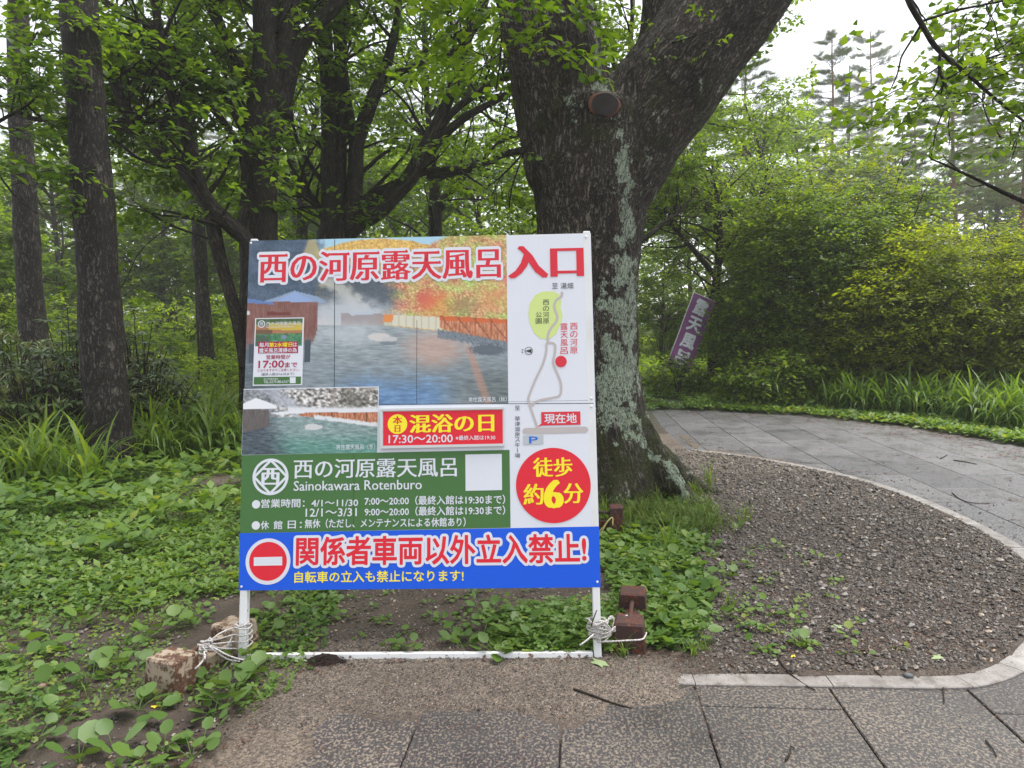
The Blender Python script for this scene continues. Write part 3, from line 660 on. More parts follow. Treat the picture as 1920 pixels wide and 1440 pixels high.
circ_px('map_dot', 1051.8, 677.8, 10.8, m_red, Z+.0004, n=28)
circ_px('compass_ring', 991.4, 658, 7.6, m_black, Z, n=28, r_in=6.6); quad_px('compass_needle', [(984.5, 658.2), (996.5, 654.2), (996.8, 662)], m_black, Z)
lettering('Z', 977.6, 658.5, 981.6, 658.4, 7, m_black, Z)
quad_px('callout', [(1014.8, 772.7), (1088, 771.3), (1088.5, 796.2), (1016.5, 798), (1007.2, 801), (1015, 794)], m_red, Z)
lettering('現在地', 1021, 785.3, 1081, 783.9, 17.5, m_white, Z+.0006, bold=.035)
quad_px('parking_mark', [(981, 816.3), (1018.6, 815.4), (1019, 832.6), (981, 833.6)], m_grey, Z); lettering('P', 992.3, 825.2, 1008.5, 824.6, 12.2, m_pblue, Z+.0006, bold=.06)
vlettering('至 草津温泉スキー場', 970.2, 760, 859, m_black, Z, 10)
circ_px('red_circle', 1037.4, 909.8, 70, m_redb, Z, n=72)
lettering('徒歩', 1000.4, 876.8, 1072, 875, 35, m_yel, Z+.0008, serif=.03, res=3); lettering('約', 982.5, 927, 1018.3, 926.5, 37, m_yel, Z+.0008, serif=.03, res=3)
lettering('6', 1023, 927, 1053, 926, 51, m_yel, Z+.0008, serif=.075, res=4); lettering('分', 1057.5, 925.3, 1092.8, 924.6, 36, m_yel, Z+.0008, serif=.03, res=3)
# green band
circ_px('crest_ring', 507.5, 894, 33.7, m_white, Z, n=56, r_in=28.8)
cc = uv(507.5, 894); q_ = 30.5*S_W/655
for k in range(4):
    a0, a1 = math.pi/2*k, math.pi/2*(k+1); p, q = np.array([math.cos(a0), math.sin(a0)])*q_+cc, np.array([math.cos(a1), math.sin(a1)])*q_+cc
    u_ = (q-p)/np.linalg.norm(q-p); n_2 = np.array([-u_[1], u_[0]])*.0062
    board_poly('crest_bar', [p-n_2, q-n_2, q+n_2, p+n_2], m_white, Z+.00006*(k+1))
lettering('西', 490, 894.5, 524.5, 894, 32, m_white, Z, serif=.05, bold=.02)
lettering('西の河原露天風呂', 551.6, 880.5, 856, 874.3, 35, m_white, Z, serif=.018, res=3)
lettering('Sainokawara Rotenburo', 551, 912.2, 791, 907, 18, m_white, Z, serif=.012)
quad_px('white_patch', [(872.6, 852.2), (940.8, 850.9), (941.4, 918.8), (873, 920.3)], m_white, Z)
for x, y in ((480.5, 945.6), (480, 985.2)): circ_px('bullet', x, y, 7.8, m_white, Z, n=24)
lettering('営業時間：4/1～11/30', 490, 945, 671.5, 941, 15.5, m_white, Z, bold=.028); lettering('7:00～20:00（最終入館は19:30まで）', 684, 939.7, 947, 936, 16.5, m_white, Z, bold=.028)
lettering('12/1～3/31', 573.5, 961.6, 669, 959.8, 14.5, m_white, Z, bold=.028); lettering('9:00～20:00（最終入館は19:30まで）', 684, 959.7, 947, 956.3, 16.5, m_white, Z, bold=.028)
lettering('休', 489.3, 985, 504.5, 984.5, 15, m_white, Z, bold=.028); lettering('館', 513.5, 984.4, 529.5, 984, 15, m_white, Z, bold=.028); lettering('日：', 540, 983.8, 566, 983.4, 14, m_white, Z, bold=.028)
lettering('無休（ただし、メンテナンスによる休館あり）', 572, 983, 873, 977.3, 16.5, m_white, Z, bold=.028)
# blue band
circ_px('no_entry_ring', 502.8, 1052.6, 42, m_white, Z, n=56); circ_px('no_entry_disc', 502.8, 1052.3, 35.3, m_redb, Z+.0006, n=56); quad_px('no_entry_bar', [(476.4, 1044.8), (529.6, 1043.6), (529.6, 1059.8), (476.2, 1060.8)], m_white, Z+.0012)
lettering('関係者車両以外立入禁止!', 556.5, 1034.6, 1098, 1026.6, 50, m_redb, Z+.0012, bold=.045, outline=5.2, omat=m_white, res=3)
lettering('自転車の立入も禁止になります!', 552.5, 1083.8, 869, 1077.4, 20, m_yel, Z, bold=.03)
lettering('男性露天風呂（秋）', 878.5, 749.6, 950, 748.2, 9.5, m_white, Z); lettering('男性露天風呂（冬）', 630.5, 839, 703.5, 837, 9.8, m_white, Z+.0005)
for x, y in ((1099, 444), (471, 456), (1120, 1091), (453, 1100), (1109, 747), (1109, 762)):
    c = uv(x, y); V, T, Q, _ = tube([(c[0], c[1], .0008), (c[0], c[1], .0035)], .006, 10); MB().add(V, T, Q).obj('bolt_head', m_steel, sign, True)
# hung notice: mixed bathing day
def plate(name, corners, th, mat, z0, rim=None):
    pts = [uv(*p) for p in corners]; n = len(pts); V = [(p[0], p[1], z0) for p in pts]+[(p[0], p[1], z0+th) for p in pts]
    return V, [[0, 1, 2, 3], [4, 7, 6, 5]]+[[i, i+4, (i+1) % 4+4, (i+1) % 4] for i in range(4)]
notice = empty('notice_panel', label='red framed notice with yellow lettering fixed low on the big sign board', cat='notice'); notice.matrix_world = S_BASIS
Vp, Qp = plate('backing', [(714, 767.2), (944.8, 763.8), (946, 836.4), (713.8, 841.3)], .012, m_frame, .002); MB().add(Vp, Q=Qp).obj('backing', m_frame, notice, False)
for cs in ([(714, 767), (944.8, 763.6), (944.8, 767.6), (714, 771)], [(714, 837.5), (946, 832.6), (946, 836.6), (714, 841.5)], [(714, 771.2), (718.6, 771.2), (718.6, 837.2), (714, 837.2)]):
    Vp, Qp = plate('rim', cs, .006, m_frame, .0142); MB().add(Vp, Q=Qp).obj('rim', m_frame, notice, False)
quad_px('red_face', [(719.6, 772.4), (942.6, 768.6), (943.2, 831.8), (719.6, 835.9)], m_redb, .0148, notice)
circ_px('yellow_disc', 746.3, 795.6, 18.3, m_yel, .0154, notice, n=40)
lettering('本', 738, 788.3, 755, 788, 14.5, m_redb, .016, serif=.04, parent=notice); lettering('日', 741.5, 804, 751.5, 803.8, 12.5, m_redb, .016, serif=.04, parent=notice)
lettering('混浴の日', 770, 796, 925.6, 792, 33.5, m_yel, .0156, serif=.045, parent=notice, res=3)
lettering('17:30～20:00', 730, 824.2, 849.4, 821.8, 14.5, m_white, .0156, bold=.03, parent=notice); lettering('※最終入館は19:30', 855, 821.6, 929, 820, 8.6, m_white, .0156, bold=.02, parent=notice)
# small laminated poster
poster = empty('laminated_poster', label='small white laminated opening hours poster taped over the autumn photograph', cat='poster'); poster.matrix_world = S_BASIS
Vp, Qp = plate('sheet', [(479, 597), (570.6, 595.4), (567, 722.4), (474.3, 723.8)], .0016, m_white, .0022); MB().add(Vp, Q=Qp).obj('sheet', m_white, poster, False)
def pview(X, Y):
    n = nz(X, Y, 5, 3, 3, 31); c = np.clip(hx('4d6b33')+n[:, None]*.3, 0, 1); c = lay(c, (Y > 611)*(Y < 625), 'a8714a'); c = lay(c, ((Y > 606)&(Y < 619)&(X > 505))*.8, 'd8c23e'); c = lay(c, ((X < 512)&(Y > 618)), '6b4a35')
    c = lay(c, sstep(624, 630, Y), np.clip(hx('3f8055')+n[:, None]*.25, 0, 1)); c = lay(c, ((X < 505)&(Y > 630))*.8, '3b5040'); c = lay(c, sstep(1, .8, np.hypot((X-533)/6, (Y-632)/4)), '7a87a5'); return lay(c, (Y < 606)*.5, '2e4a2a')
photo('small_photograph', [(481, 598.6), (568, 597.2), (566.4, 648.4), (479, 649.6)], pview, 50, 30, .0042, poster)
def plet(s, xl, xr, y, h, m, **k): return lettering(s, xl, y+.4, xr, y-.4, h, m, k.pop('z', .0056), parent=poster, **k)
circ_px('crest_ring', 491, 608, 7, m_white, .005, poster, n=24, r_in=5.4); plet('西', 487.5, 494.5, 608, 6, m_white, bold=.02); plet('西の河原露天風呂', 500, 564, 607, 7.4, m_white); plet('Sainokawara Rotenburo', 500, 551, 613, 3.2, m_white)
quad_px('red_banner', [(485, 641), (559.5, 640.4), (559.5, 662.2), (484.5, 662.8)], m_crim, .0049, poster)
plet('毎月', 487, 504.3, 647, 8.6, m_white, bold=.03); plet('第2水曜日', 505.3, 548.5, 646.7, 8.6, m_yel, bold=.03); plet('は', 550, 557.5, 646.3, 8, m_white, bold=.03); plet('露天風呂清掃の為', 487, 557, 657.2, 8.6, m_white, bold=.03)
plet('営業時間が', 500, 545, 669.6, 8.2, m_crim, bold=.02); plet('17:00', 485.6, 533, 683, 13.4, m_crim, bold=.05); plet('まで', 535, 558, 684.3, 9.5, m_crim, bold=.04)
plet('となりますのでご注意ください。', 484, 562, 694, 5, m_crim, bold=.01); plet('（最終入館は16:30まで）', 490, 552, 701.6, 5.6, m_black)
quad_px('green_footer', [(476.8, 707.2), (565, 706.2), (564.6, 720.2), (476.2, 721.2)], m_green, .0046, poster); plet('西の河原露天風呂', 495, 522, 710.8, 3.6, m_white); plet('TEL.0279-88-6167', 495, 542, 716, 5, m_white, bold=.01)
quad_px('white_patch', [(544, 707.6), (555, 707.4), (555, 718.6), (544, 718.8)], m_white, .0054, poster)
quad_px('grey_patch', [(467, 645.5), (476, 645.2), (475.5, 680), (466, 680.4)], m_tape, .0013); quad_px('grey_patch', [(571.5, 637.4), (583, 637), (581.5, 679), (570.5, 679.4)], m_tape, .0013)

# ================================================================== VEGETATION
G = lambda *c: tuple(np.array(c))
GT = (2.3, 2.1, .8)
m_oak = leaf_mat('oak_leaves', [(0, (.045, .095, .010)), (.5, (.095, .175, .016)), (1, (.17, .26, .026))], .5, .45, .35, GT)
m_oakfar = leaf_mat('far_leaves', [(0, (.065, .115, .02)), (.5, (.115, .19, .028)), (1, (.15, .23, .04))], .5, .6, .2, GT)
m_shrub = leaf_mat('shrub_leaves', [(0, (.035, .075, .010)), (.5, (.105, .18, .018)), (1, (.20, .28, .024))], .45, .5, .3, GT)
m_yshrub = leaf_mat('yellow_green_leaves', [(0, (.06, .11, .008)), (.5, (.15, .205, .012)), (1, (.25, .29, .018))], .5, .5, .25, GT)
m_rhodo = leaf_mat('rhododendron_leaves', [(0, (.05, .09, .03)), (.6, (.13, .19, .075)), (.88, (.12, .16, .055)), (1, (.36, .38, .18))], .2, .35, .5)
m_under = leaf_mat('undergrowth_leaves', [(0, (.08, .14, .02)), (.5, (.14, .22, .03)), (1, (.22, .30, .055))], .5, .6, .2, GT)
m_weed = leaf_mat('weed_leaves', [(0, (.06, .13, .022)), (.5, (.115, .21, .04)), (.85, (.17, .27, .055)), (1, (.24, .29, .06))], .35, .45, .35, (2.0, 1.8, .8))
m_plant = leaf_mat('plantain_leaves', [(0, (.07, .14, .03)), (.5, (.11, .20, .042)), (1, (.17, .27, .06))], .3, .4, .4)
m_blade = leaf_mat('blade_leaves', [(0, (.05, .11, .016)), (.5, (.10, .18, .028)), (1, (.18, .25, .05))], .4, .4, .35, GT)
m_grass = leaf_mat('thin_grass', [(0, (.07, .13, .02)), (.6, (.13, .20, .035)), (1, (.24, .24, .08))], .35, .5, .3)
m_needle = leaf_mat('pine_needles', [(0, (.07, .10, .045)), (1, (.13, .17, .075))], .4, .6, .2, tint=(1.4, 1.4, .9))
b_big = bark_mat('big_oak_bark', (.036, .028, .022), (.27, .24, .205), 1.15, rough_=True, moss=.9, lichen=True, stretch=.30, bump=1.0)
b_pine = bark_mat('grey_pine_bark', (.022, .018, .016), (.17, .15, .138), 1.0, rough_=True, moss=.25, stretch=.24, bump=1.0)
b_oak = bark_mat('dark_oak_bark', (.014, .011, .008), (.075, .063, .049), 1.1, moss=.6, stretch=.16, bump=.8)
b_red = bark_mat('red_pine_bark', (.16, .075, .05), (.36, .19, .13), .8, stretch=.5, bump=.4)
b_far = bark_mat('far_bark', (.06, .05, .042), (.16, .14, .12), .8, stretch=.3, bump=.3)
b_twig = bark_mat('twig_bark', (.05, .038, .03), (.13, .10, .08), 2, plates=False, bump=.2)

# ---- leaves and sprays
def leaf_v(L, W, kind='oak'):
    if kind == 'oak':    # obovate, 6 verts
        V = np.array([[0, 0, 0], [.45, .34, .05], [.75, .5, .06], [1, 0, -.04], [.75, -.5, .06], [.45, -.34, .05]]); T = [[0, 5, 1], [1, 5, 4], [1, 4, 2], [2, 4, 3]]
    elif kind == 'long':  # narrow rhododendron leaf
        V = np.array([[0, 0, 0], [.4, .5, .06], [1, 0, -.10], [.4, -.5, .06], [.7, 0, .0]]); T = [[0, 4, 1], [0, 3, 4], [1, 4, 2], [3, 2, 4]]
    else:                # simple 4 vert leaf
        V = np.array([[0, 0, 0], [.5, .5, .06], [1, 0, -.05], [.5, -.5, .06]]); T = [[0, 3, 1], [1, 3, 2]]
    return V*np.array([L, W, L]), np.array(T)
def rotz(a): c, s = np.cos(a), np.sin(a); z = np.zeros_like(c); o = np.ones_like(c); return np.stack([np.stack([c, -s, z], -1), np.stack([s, c, z], -1), np.stack([z, z, o], -1)], -2)
def roty(a): c, s = np.cos(a), np.sin(a); z = np.zeros_like(c); o = np.ones_like(c); return np.stack([np.stack([c, z, s], -1), np.stack([z, o, z], -1), np.stack([-s, z, c], -1)], -2)
def rotx(a): c, s = np.cos(a), np.sin(a); z = np.zeros_like(c); o = np.ones_like(c); return np.stack([np.stack([o, z, z], -1), np.stack([z, c, -s], -1), np.stack([z, s, c], -1)], -2)
def put(V, T, pos, R, s):
    """copies of V,T at pos (n,3) with rotations R (n,3,3) and scales s (n)"""
    W = np.einsum('nij,vj->nvi', R, V)*np.asarray(s)[:, None, None]+pos[:, None]
    n, v = len(pos), len(V); return W.reshape(-1, 3), (np.asarray(T)[None]+np.arange(n)[:, None, None]*v).reshape(-1, len(T[0]))
def make_spray(kind, n, L, lw, leaf='oak', spread=.55, seed=0, droop=.25, whorl=5, tw=.004):
    r = np.random.default_rng(seed); lv, lt = leaf_v(L, L*lw, leaf)
    nm = n-whorl; tx = np.concatenate([np.linspace(.25, .95, max(nm, 0)), np.full(whorl, 1.0)])*spread
    az = np.concatenate([np.where(np.arange(max(nm, 0)) % 2, 1, -1)*r.uniform(.5, 1.2, max(nm, 0)), np.linspace(-1.9, 1.9, whorl)+r.normal(0, .15, whorl)])
    y0 = r.normal(0, .12*spread, n)
    R = rotz(az)@roty(r.normal(droop, .28, n))@rotx(r.normal(0, .35, n))
    V, T = put(lv, lt, np.stack([tx, y0, r.normal(0, .02, n)], 1), R, r.uniform(.7, 1.15, n))
    rnd = np.repeat(np.clip(r.normal(.5, .22, n), 0, 1), len(lv))
    tv, tt, tq, _ = tube([(0, 0, 0), (spread, 0, .005)], [tw, tw*.3], 3, False)
    return V, T, rnd, tv, tq
def spray_mesh(name, anchors, yaw, pitch, scale, protos, mats, r, shade=None, extra=None):
    mb = MB(); idx = r.integers(len(protos), size=len(anchors))
    for k, (V, T, rn, tv, tq) in enumerate(protos):
        m = idx == k
        if not m.any(): continue
        R = rotz(yaw[m])@roty(pitch[m])@rotx(r.normal(0, .25, m.sum())); P, TT = put(V, T, anchors[m], R, scale[m])
        rr = np.tile(rn, m.sum())+np.repeat(r.normal(0, .12, m.sum()), len(V))
        if shade is not None: rr = rr+np.repeat(shade[m], len(V))
        mb.add(P, T=TT, rnd=np.clip(rr, 0, 1))
        P, QQ = put(tv, tq, anchors[m], R, scale[m]); mb.add(P, Q=QQ, mat=1, rnd=np.zeros(len(P)))
    if extra is not None: mb.add(extra[0], Q=extra[2], T=extra[1], mat=1)
    return mb.mesh(name, mats, True)
SP_OAK = [make_spray('oak', 11, .135, .52, 'oak', .42, i) for i in range(7)]
SP_OAKM = [make_spray('oak', 10, .15, .5, 'q', .5, 20+i) for i in range(6)]
SP_FAR = [make_spray('oak', 8, .22, .6, 'q', .6, 40+i, tw=.006) for i in range(5)]
SP_SHR = [make_spray('s', 14, .066, .5, 'q', .40, 60+i, droop=.1, whorl=3) for i in range(6)]
SP_SML = [make_spray('s', 9, .085, .55, 'q', .25, 80+i, droop=.1, whorl=3) for i in range(5)]

def grow(p, d, L, r, seg=6, wander=.25, up=.0, droop=0.0):
    P = [p]; d = d/np.linalg.norm(d)
    for i in range(seg):
        d = d+r.normal(0, wander, 3)*.5+np.array([0, 0, up-droop*i/seg]); d /= np.linalg.norm(d); P.append(P[-1]+d*L/seg)
    return np.array(P)
def foliate(limbs, n, r, tmin=.3, Lr=(.8, 2.2), per=5, up=.12, twigs=3, zmin=None):
    """branches off the limbs; returns branch tubes and spray anchors"""
    w = np.array([np.linalg.norm(np.diff(P, axis=0), axis=1).sum() for P, _ in limbs]); w = w/w.sum(); tubes = []; A = []; Y = []; Pt = []
    for k in range(n):
        P, Rr = limbs[r.choice(len(limbs), p=w)]; i = int(np.clip((tmin+(1-tmin)*r.random()**.7)*(len(P)-1), 0, len(P)-2)); p = P[i]; d = P[i+1]-P[i]; d /= np.linalg.norm(d)+1e-9
        side = r.normal(size=3); side[2] *= .35; side -= d*(side@d); side /= np.linalg.norm(side)
        L = r.uniform(*Lr); B = grow(p, side+d*.5+np.array([0, 0, up]), L, r, 6, .28, .05, .08); r0 = min(Rr[i]*.5, .012+L*.011)
        tubes.append((B, np.linspace(r0, .004, len(B))))
        for q in range(per):
            t = .3+.7*(q+.5)/per; j = min(int(t*6), 5); pp = B[j]+(B[j+1]-B[j])*(t*6-j); dd = B[j+1]-B[j]; ya = math.atan2(dd[1], dd[0])
            for s_ in range(twigs):
                y = ya+r.choice([-1, 1])*r.uniform(.2, 1.3) if s_ else ya+r.normal(0, .3)
                off = np.array([math.cos(y), math.sin(y), r.normal(0, .25)])*r.uniform(0, .35)
                A.append(pp+off); Y.append(y); Pt.append(r.normal(.02, .22))
    return tubes, np.array(A), np.array(Y), np.array(Pt)
def tubes_mesh(mb, limbs, sides, step=.15, disp=None, mat=0, **kw):
    for P, R in limbs:
        P2, R2 = smooth_path(P, R, step); V, T, Q, bk = tube(P2, R2, sides, True, disp); mb.add(V, T, Q, mat, bk=bk, **{k: (v(V) if callable(v) else v) for k, v in kw.items()})
def pxl(pts, d0):
    """traced limb: (px, py, width_px[, depth]) -> world points and radii"""
    P = []; R = []
    for q in pts:
        d = q[3] if len(q) > 3 else d0; P.append(at(q[0], q[1], d)); R.append(q[2]/2*d/FPX)
    return np.array(P), np.array(R)
def root_to_ground(P, R, dz=.12):
    """extend the first point of a trunk down into the ground"""
    p = P[0].copy(); z = gh(p[0], p[1])[0]-dz
    if p[2] > z+.05: P = np.vstack([[p[0], p[1], z], P]); R = np.r_[R[0]*1.25, R]
    return P, R
def traced_tree(name, label, limbs_px, d0, bark, n_br, seed, protos=SP_OAK, leaf=m_oak, group=None, Lr=(.8, 2.2), sides=16, disp=.006, extra_limbs=(), per=5, twigs=3, scl=(.8, 1.2), tmin=.3, cat='tree', dead=(), dmin=0, thin=.62):
    n_br = int(n_br*thin)
    r = np.random.default_rng(seed); limbs = [pxl(l, d0) for l in limbs_px]; limbs[0] = root_to_ground(*limbs[0])
    limbs += [(np.array(P, float), np.array(R, float)) for P, R in extra_limbs]
    rs = [smooth_path(P, R, .25) for P, R in limbs]
    root = empty(name, limbs[0][0][0], label=label, cat=cat, group=group)
    def dsp(bk): return disp*(1.4*np.abs(fbm(bk*np.array([16, 16, 3.0]), 3))-.3)+.018*pnoise(bk*np.array([2.2, 2.2, 1.3]))*min(1, disp/.006)
    mb = MB(); tubes_mesh(mb, limbs+[pxl(l, d0) for l in dead], sides, .06 if sides > 12 else .15, dsp, moss=lambda V: np.clip(.35-.12*(V[:, 2]-1), 0, .5))
    if n_br:
        fl = [x for i, x in enumerate(rs)]; tb, A, Y, Pt = foliate(fl, n_br, r, tmin, Lr, per, twigs=twigs)
        dd_ = (A-CAM)@CF; k_ = (dd_ > dmin)&((dd_ > d0+.1)|(r.random(len(A)) < .38)); A, Y, Pt = A[k_], Y[k_], Pt[k_]
        tubes_mesh(mb, tb, 5, .4, moss=.1)
        me = spray_mesh('crown', A, Y, Pt, r.uniform(*scl, len(A)), protos, [leaf, b_twig], r); o = link('crown', me, root); o.matrix_parent_inverse = Matrix.Translation(-root.location)
    o = mb.obj('trunk', bark, root); o.matrix_parent_inverse = Matrix.Translation(-root.location)
    return root

# ---- the big lichened tree
def big_tree():
    D = 6.45; r = np.random.default_rng(5)
    trunk = pxl([(1140, 1010, 262), (1138, 940, 238), (1128, 860, 214), (1112, 770, 196), (1102, 690, 188), (1100, 600, 186), (1102, 500, 192), (1106, 400, 208), (1111, 300, 232), (1120, 215, 225)], D)
    left = pxl([(1085, 330, 190), (1066, 230, 186), (1047, 130, 180), (1024, 30, 176), (1003, -60, 170), (960, -250, 150), (900, -500, 120, 6.3), (800, -800, 80, 6.0)], D)
    right = pxl([(1135, 340, 190), (1188, 250, 190), (1262, 150, 196), (1330, 55, 196), (1400, -40, 190), (1500, -190, 165), (1650, -420, 130, 6.8), (1820, -700, 90, 7.2)], D)
    right2 = pxl([(1215, 190, 110), (1250, 90, 120), (1262, 0, 115), (1285, -140, 100), (1280, -380, 70, 7.0)], D+.25)
    stub = pxl([(1136, 205, 74, 6.5), (1135, 197, 54, 5.93)], D)
    mb = MB(); base = at(1150, 990, D)
    def cyl(P, R, step=.07, sides=40):
        P, R = smooth_path(P, R, step); V, T, Q, bk = tube(P, R, sides); mb.add(V, T, Q)
    for L in (trunk, left, right, right2): cyl(*L)
    cyl(*stub, sides=20)
    c0 = np.array([base[0], base[1]])
    segs = [trunk, left, right, right2]
    # buttress roots
    for a, ln, w, h in ((-95, .50, .15, .62), (-32, .66, .17, .75), (10, .85, .14, .6), (-150, .55, .15, .6), (160, .7, .16, .6), (95, .7, .16, .6), (55, .7, .14, .5), (-62, .42, .09, .35), (-125, .45, .12, .4)):
        a = math.radians(a); d = np.array([math.cos(a), math.sin(a)]); P = []; R = []
        for t_ in np.linspace(0, 1, 6):
            q = c0+d*(.22+ln*t_**1.1); z = h*(1-t_)**2.0+.02; P.append([q[0], q[1], z+gh(*q)[0]-.04*t_]); R.append(w*float(np.interp(t_, [0, .3, 1], [.30, .80, .38])))
        cyl(np.array(P), np.array(R), .05, 14); segs.append((np.array(P), np.array(R)))
    o = mb.obj('raw', b_big)
    md = o.modifiers.new('r', 'REMESH'); md.mode = 'VOXEL'; md.voxel_size = .0235
    sm = o.modifiers.new('s', 'SMOOTH'); sm.factor = .6; sm.iterations = 9
    me = bpy.data.meshes.new_from_object(o.evaluated_get(bpy.context.evaluated_depsgraph_get())); bpy.data.objects.remove(o)
    n = len(me.vertices); V = np.empty(n*3); me.vertices.foreach_get('co', V); V = V.reshape(-1, 3)
    N = np.empty(n*3); me.vertices.foreach_get('normal', N); N = N.reshape(-1, 3)
    # bark frame: nearest limb
    bk = np.zeros((n, 3)); bd = np.full(n, 1e9); cum = 0
    for P, R in segs[:4]:
        P, R = smooth_path(P, R, .15); la = np.full(n, 1e9); lb = bd.copy(); s = np.r_[0, np.cumsum(np.linalg.norm(np.diff(P, axis=0), axis=1))]
        for i in range(len(P)-1):
            ab = P[i+1]-P[i]; L = np.linalg.norm(ab); t_ = np.clip(((V-P[i])@ab)/L**2, 0, 1); q = P[i]+t_[:, None]*ab; da = np.linalg.norm(V-q, axis=1); dd = da/(R[i]+(R[i+1]-R[i])*t_); m = (da < la)&(dd < lb*1.0); la[m] = da[m]; ax = ab/L; x = np.cross(ax, [0, 1, 0]); x /= np.linalg.norm(x); y = np.cross(ax, x); rel = V[m]-q[m]; nn = np.linalg.norm(rel, axis=1)[:, None]+1e-9
            bk[m] = np.stack([(rel@x), (rel@y), s[i]+t_[m]*L+P[0][2]], 1); bd[m] = dd[m]
    bk2 = bk*np.array([11, 11, 2.0]); wp = fbm(bk*3, 2)[:, None]*.8
    ridge = 1-np.abs(fbm(bk2+wp, 3))*2.4; fine = fbm(bk*np.array([30, 30, 9]), 3)
    lump = pnoise(V*np.array([1.7, 1.7, 1.2]))
    V2 = V+N*((ridge-.3)*-.015+fine*.009+lump*.028)[:, None]
    me.vertices.foreach_set('co', V2.ravel())
    moss = np.clip(.72*sstep(1.5, .35, V[:, 2])+.30*sstep(2.6, 3.2, V[:, 2])*sstep(4.6, 3.5, V[:, 2])+.12, 0, .62)
    # lichen: a band up the right-front flank, streaks on the right limb and left limb
    rel = V-CAM; dz = rel@CF; px = 960+(rel@CR)/dz*FPX; py = 720-(rel@CU)/dz*FPX
    cx = np.interp(py, [0, 150, 230, 330, 450, 560, 650, 750, 830, 880, 930], [1112, 1125, 1168, 1172, 1172, 1176, 1178, 1170, 1200, 1262, 1290]); wd = np.interp(py, [0, 200, 330, 450, 560, 700, 780, 830, 880, 930], [8, 13, 22, 32, 34, 44, 44, 18, 24, 10])
    li = .55*np.exp(-((px-cx)/wd)**2)+.25*np.exp(-((px-1228)/16)**2)*(py > 200)*(py < 560)
    li += .33*np.exp(-(((px-1080)/45)**2+((py-185)/50)**2))+.25*np.exp(-(((px-1340)/60)**2+((py-140)/50)**2))+.3*np.exp(-((px-1135)/22)**2)*sstep(480, 560, py)*sstep(900, 780, py)
    lich = np.clip(li*sstep(-.1, -.4, N[:, 1]*.8-N[:, 0]*.3)+.10*sstep(4, .9, V[:, 2]), 0, .8)
    for k, a, dt in (('bk', bk, 'FLOAT_VECTOR'), ('moss', moss, 'FLOAT'), ('lich', lich, 'FLOAT')):
        at_ = me.attributes.new(k, dt, 'POINT'); at_.data.foreach_set('vector' if dt[5:] else 'value', a.ravel())
    me.polygons.foreach_set('use_smooth', np.ones(len(me.polygons), bool)); me.materials.clear(); me.materials.append(b_big)
    root = empty('oak_tree', (base[0], base[1], 0), label='huge forked old tree with mossy lichened trunk and sawn stub behind the sign', cat='tree')
    IT = Matrix.Translation(-root.location)
    o = link('trunk', me, root); o.matrix_parent_inverse = IT
    # sawn face of the stub
    t = NT('sawn_wood'); oc = t.n('TexCoord').outputs['Object']; w = t.n('VectorMath', {0: t.mapv(oc, (1/1.08, 1/.88, 1))}, operation='LENGTH').outputs[1]
    rings = t.noise(t.n('CombineXYZ', {0: w}).outputs[0], 180, 3); edge = t.math('MULTIPLY', w, 8.0)
    col = t.mix(t.ramp(edge, [(.82, (0,)*3), (.88, (1,)*3)]), t.ramp(t.math('ADD', rings, t.math('MULTIPLY', t.noise(oc, 20, 4), .4)), [(.4, (.008, .007, .008)), (.9, (.035, .028, .027))]), (.20, .075, .04))
    sawn = t.done(t.pbr(col, .6, t.bump(rings, .4, .004)))
    c = at(1134, 196, 5.875); d = CAM-c; d = d/np.linalg.norm(d)+np.array([.12, 0, .05]); d /= np.linalg.norm(d); x = np.cross([0, 0, 1], d); x /= np.linalg.norm(x); y = np.cross(d, x)
    a = np.linspace(0, 2*np.pi, 40, endpoint=False); rr = .112*(1+.06*np.cos(2*a+.6)+.03*np.cos(5*a)); V = [(0, 0, .008)]; T = []; Q = []
    for f, z in ((.5, .004), (.9, .008), (1.0, .003), (1.06, -.05)):
        for q, ang in zip(rr, a): V.append((q*f*math.cos(ang)*1.08, q*f*math.sin(ang)*.88, z))
    T = [[0, 1+i, 1+(i+1) % 40] for i in range(40)]
    for k in range(3): Q += [[1+k*40+i, 1+(k+1)*40+i, 1+(k+1)*40+(i+1) % 40, 1+k*40+(i+1) % 40] for i in range(40)]
    sf = MB().add(V, T, Q).obj('sawn_face', sawn, o); sf.matrix_world = Matrix([[x[0], y[0], d[0], c[0]], [x[1], y[1], d[1], c[1]], [x[2], y[2], d[2], c[2]], [0, 0, 0, 1]])
    sf.matrix_parent_inverse = Matrix.Identity(4)
    # branches and leaves: high crown, a few sprigs at the fork
    mb = MB(); rs = [smooth_path(P, R, .25) for P, R in (left, right, right2)]
    tb, A, Y, Pt = foliate(rs, 46, r, .6, (1.2, 3.0), 6, twigs=3)
    bt = [(grow(at(1195, 130, 6.35), np.array([.3, -.5, .1]), .5, r, 5), np.linspace(.008, .003, 6)), (grow(at(1260, 80, 6.0), np.array([.6, -.6, -.1]), .5, r, 5), np.linspace(.008, .003, 6)), (grow(at(1180, 60, 6.4), np.array([-.2, -.3, .4]), .45, r, 5), np.linspace(.008, .003, 6))]
    for B, _ in bt:
        for q in B[2:]:
            for k in range(1): A = np.vstack([A, q+r.normal(0, .07, 3)]); Y = np.r_[Y, r.uniform(0, 6.28)]; Pt = np.r_[Pt, r.normal(.1, .3)]
    tubes_mesh(mb, tb+bt, 5, .3)
    sc = np.r_[r.uniform(.8, 1.2, len(A)-12), r.uniform(.3, .45, 12)]
    oc_ = link('crown', spray_mesh('crown', A, Y, Pt, sc, SP_OAKM, [m_oak, b_twig], r), root); oc_.matrix_parent_inverse = IT
    o2 = mb.obj('branches', b_oak, root); o2.matrix_parent_inverse = IT; o2['kind'] = 'stuff'
big_tree()

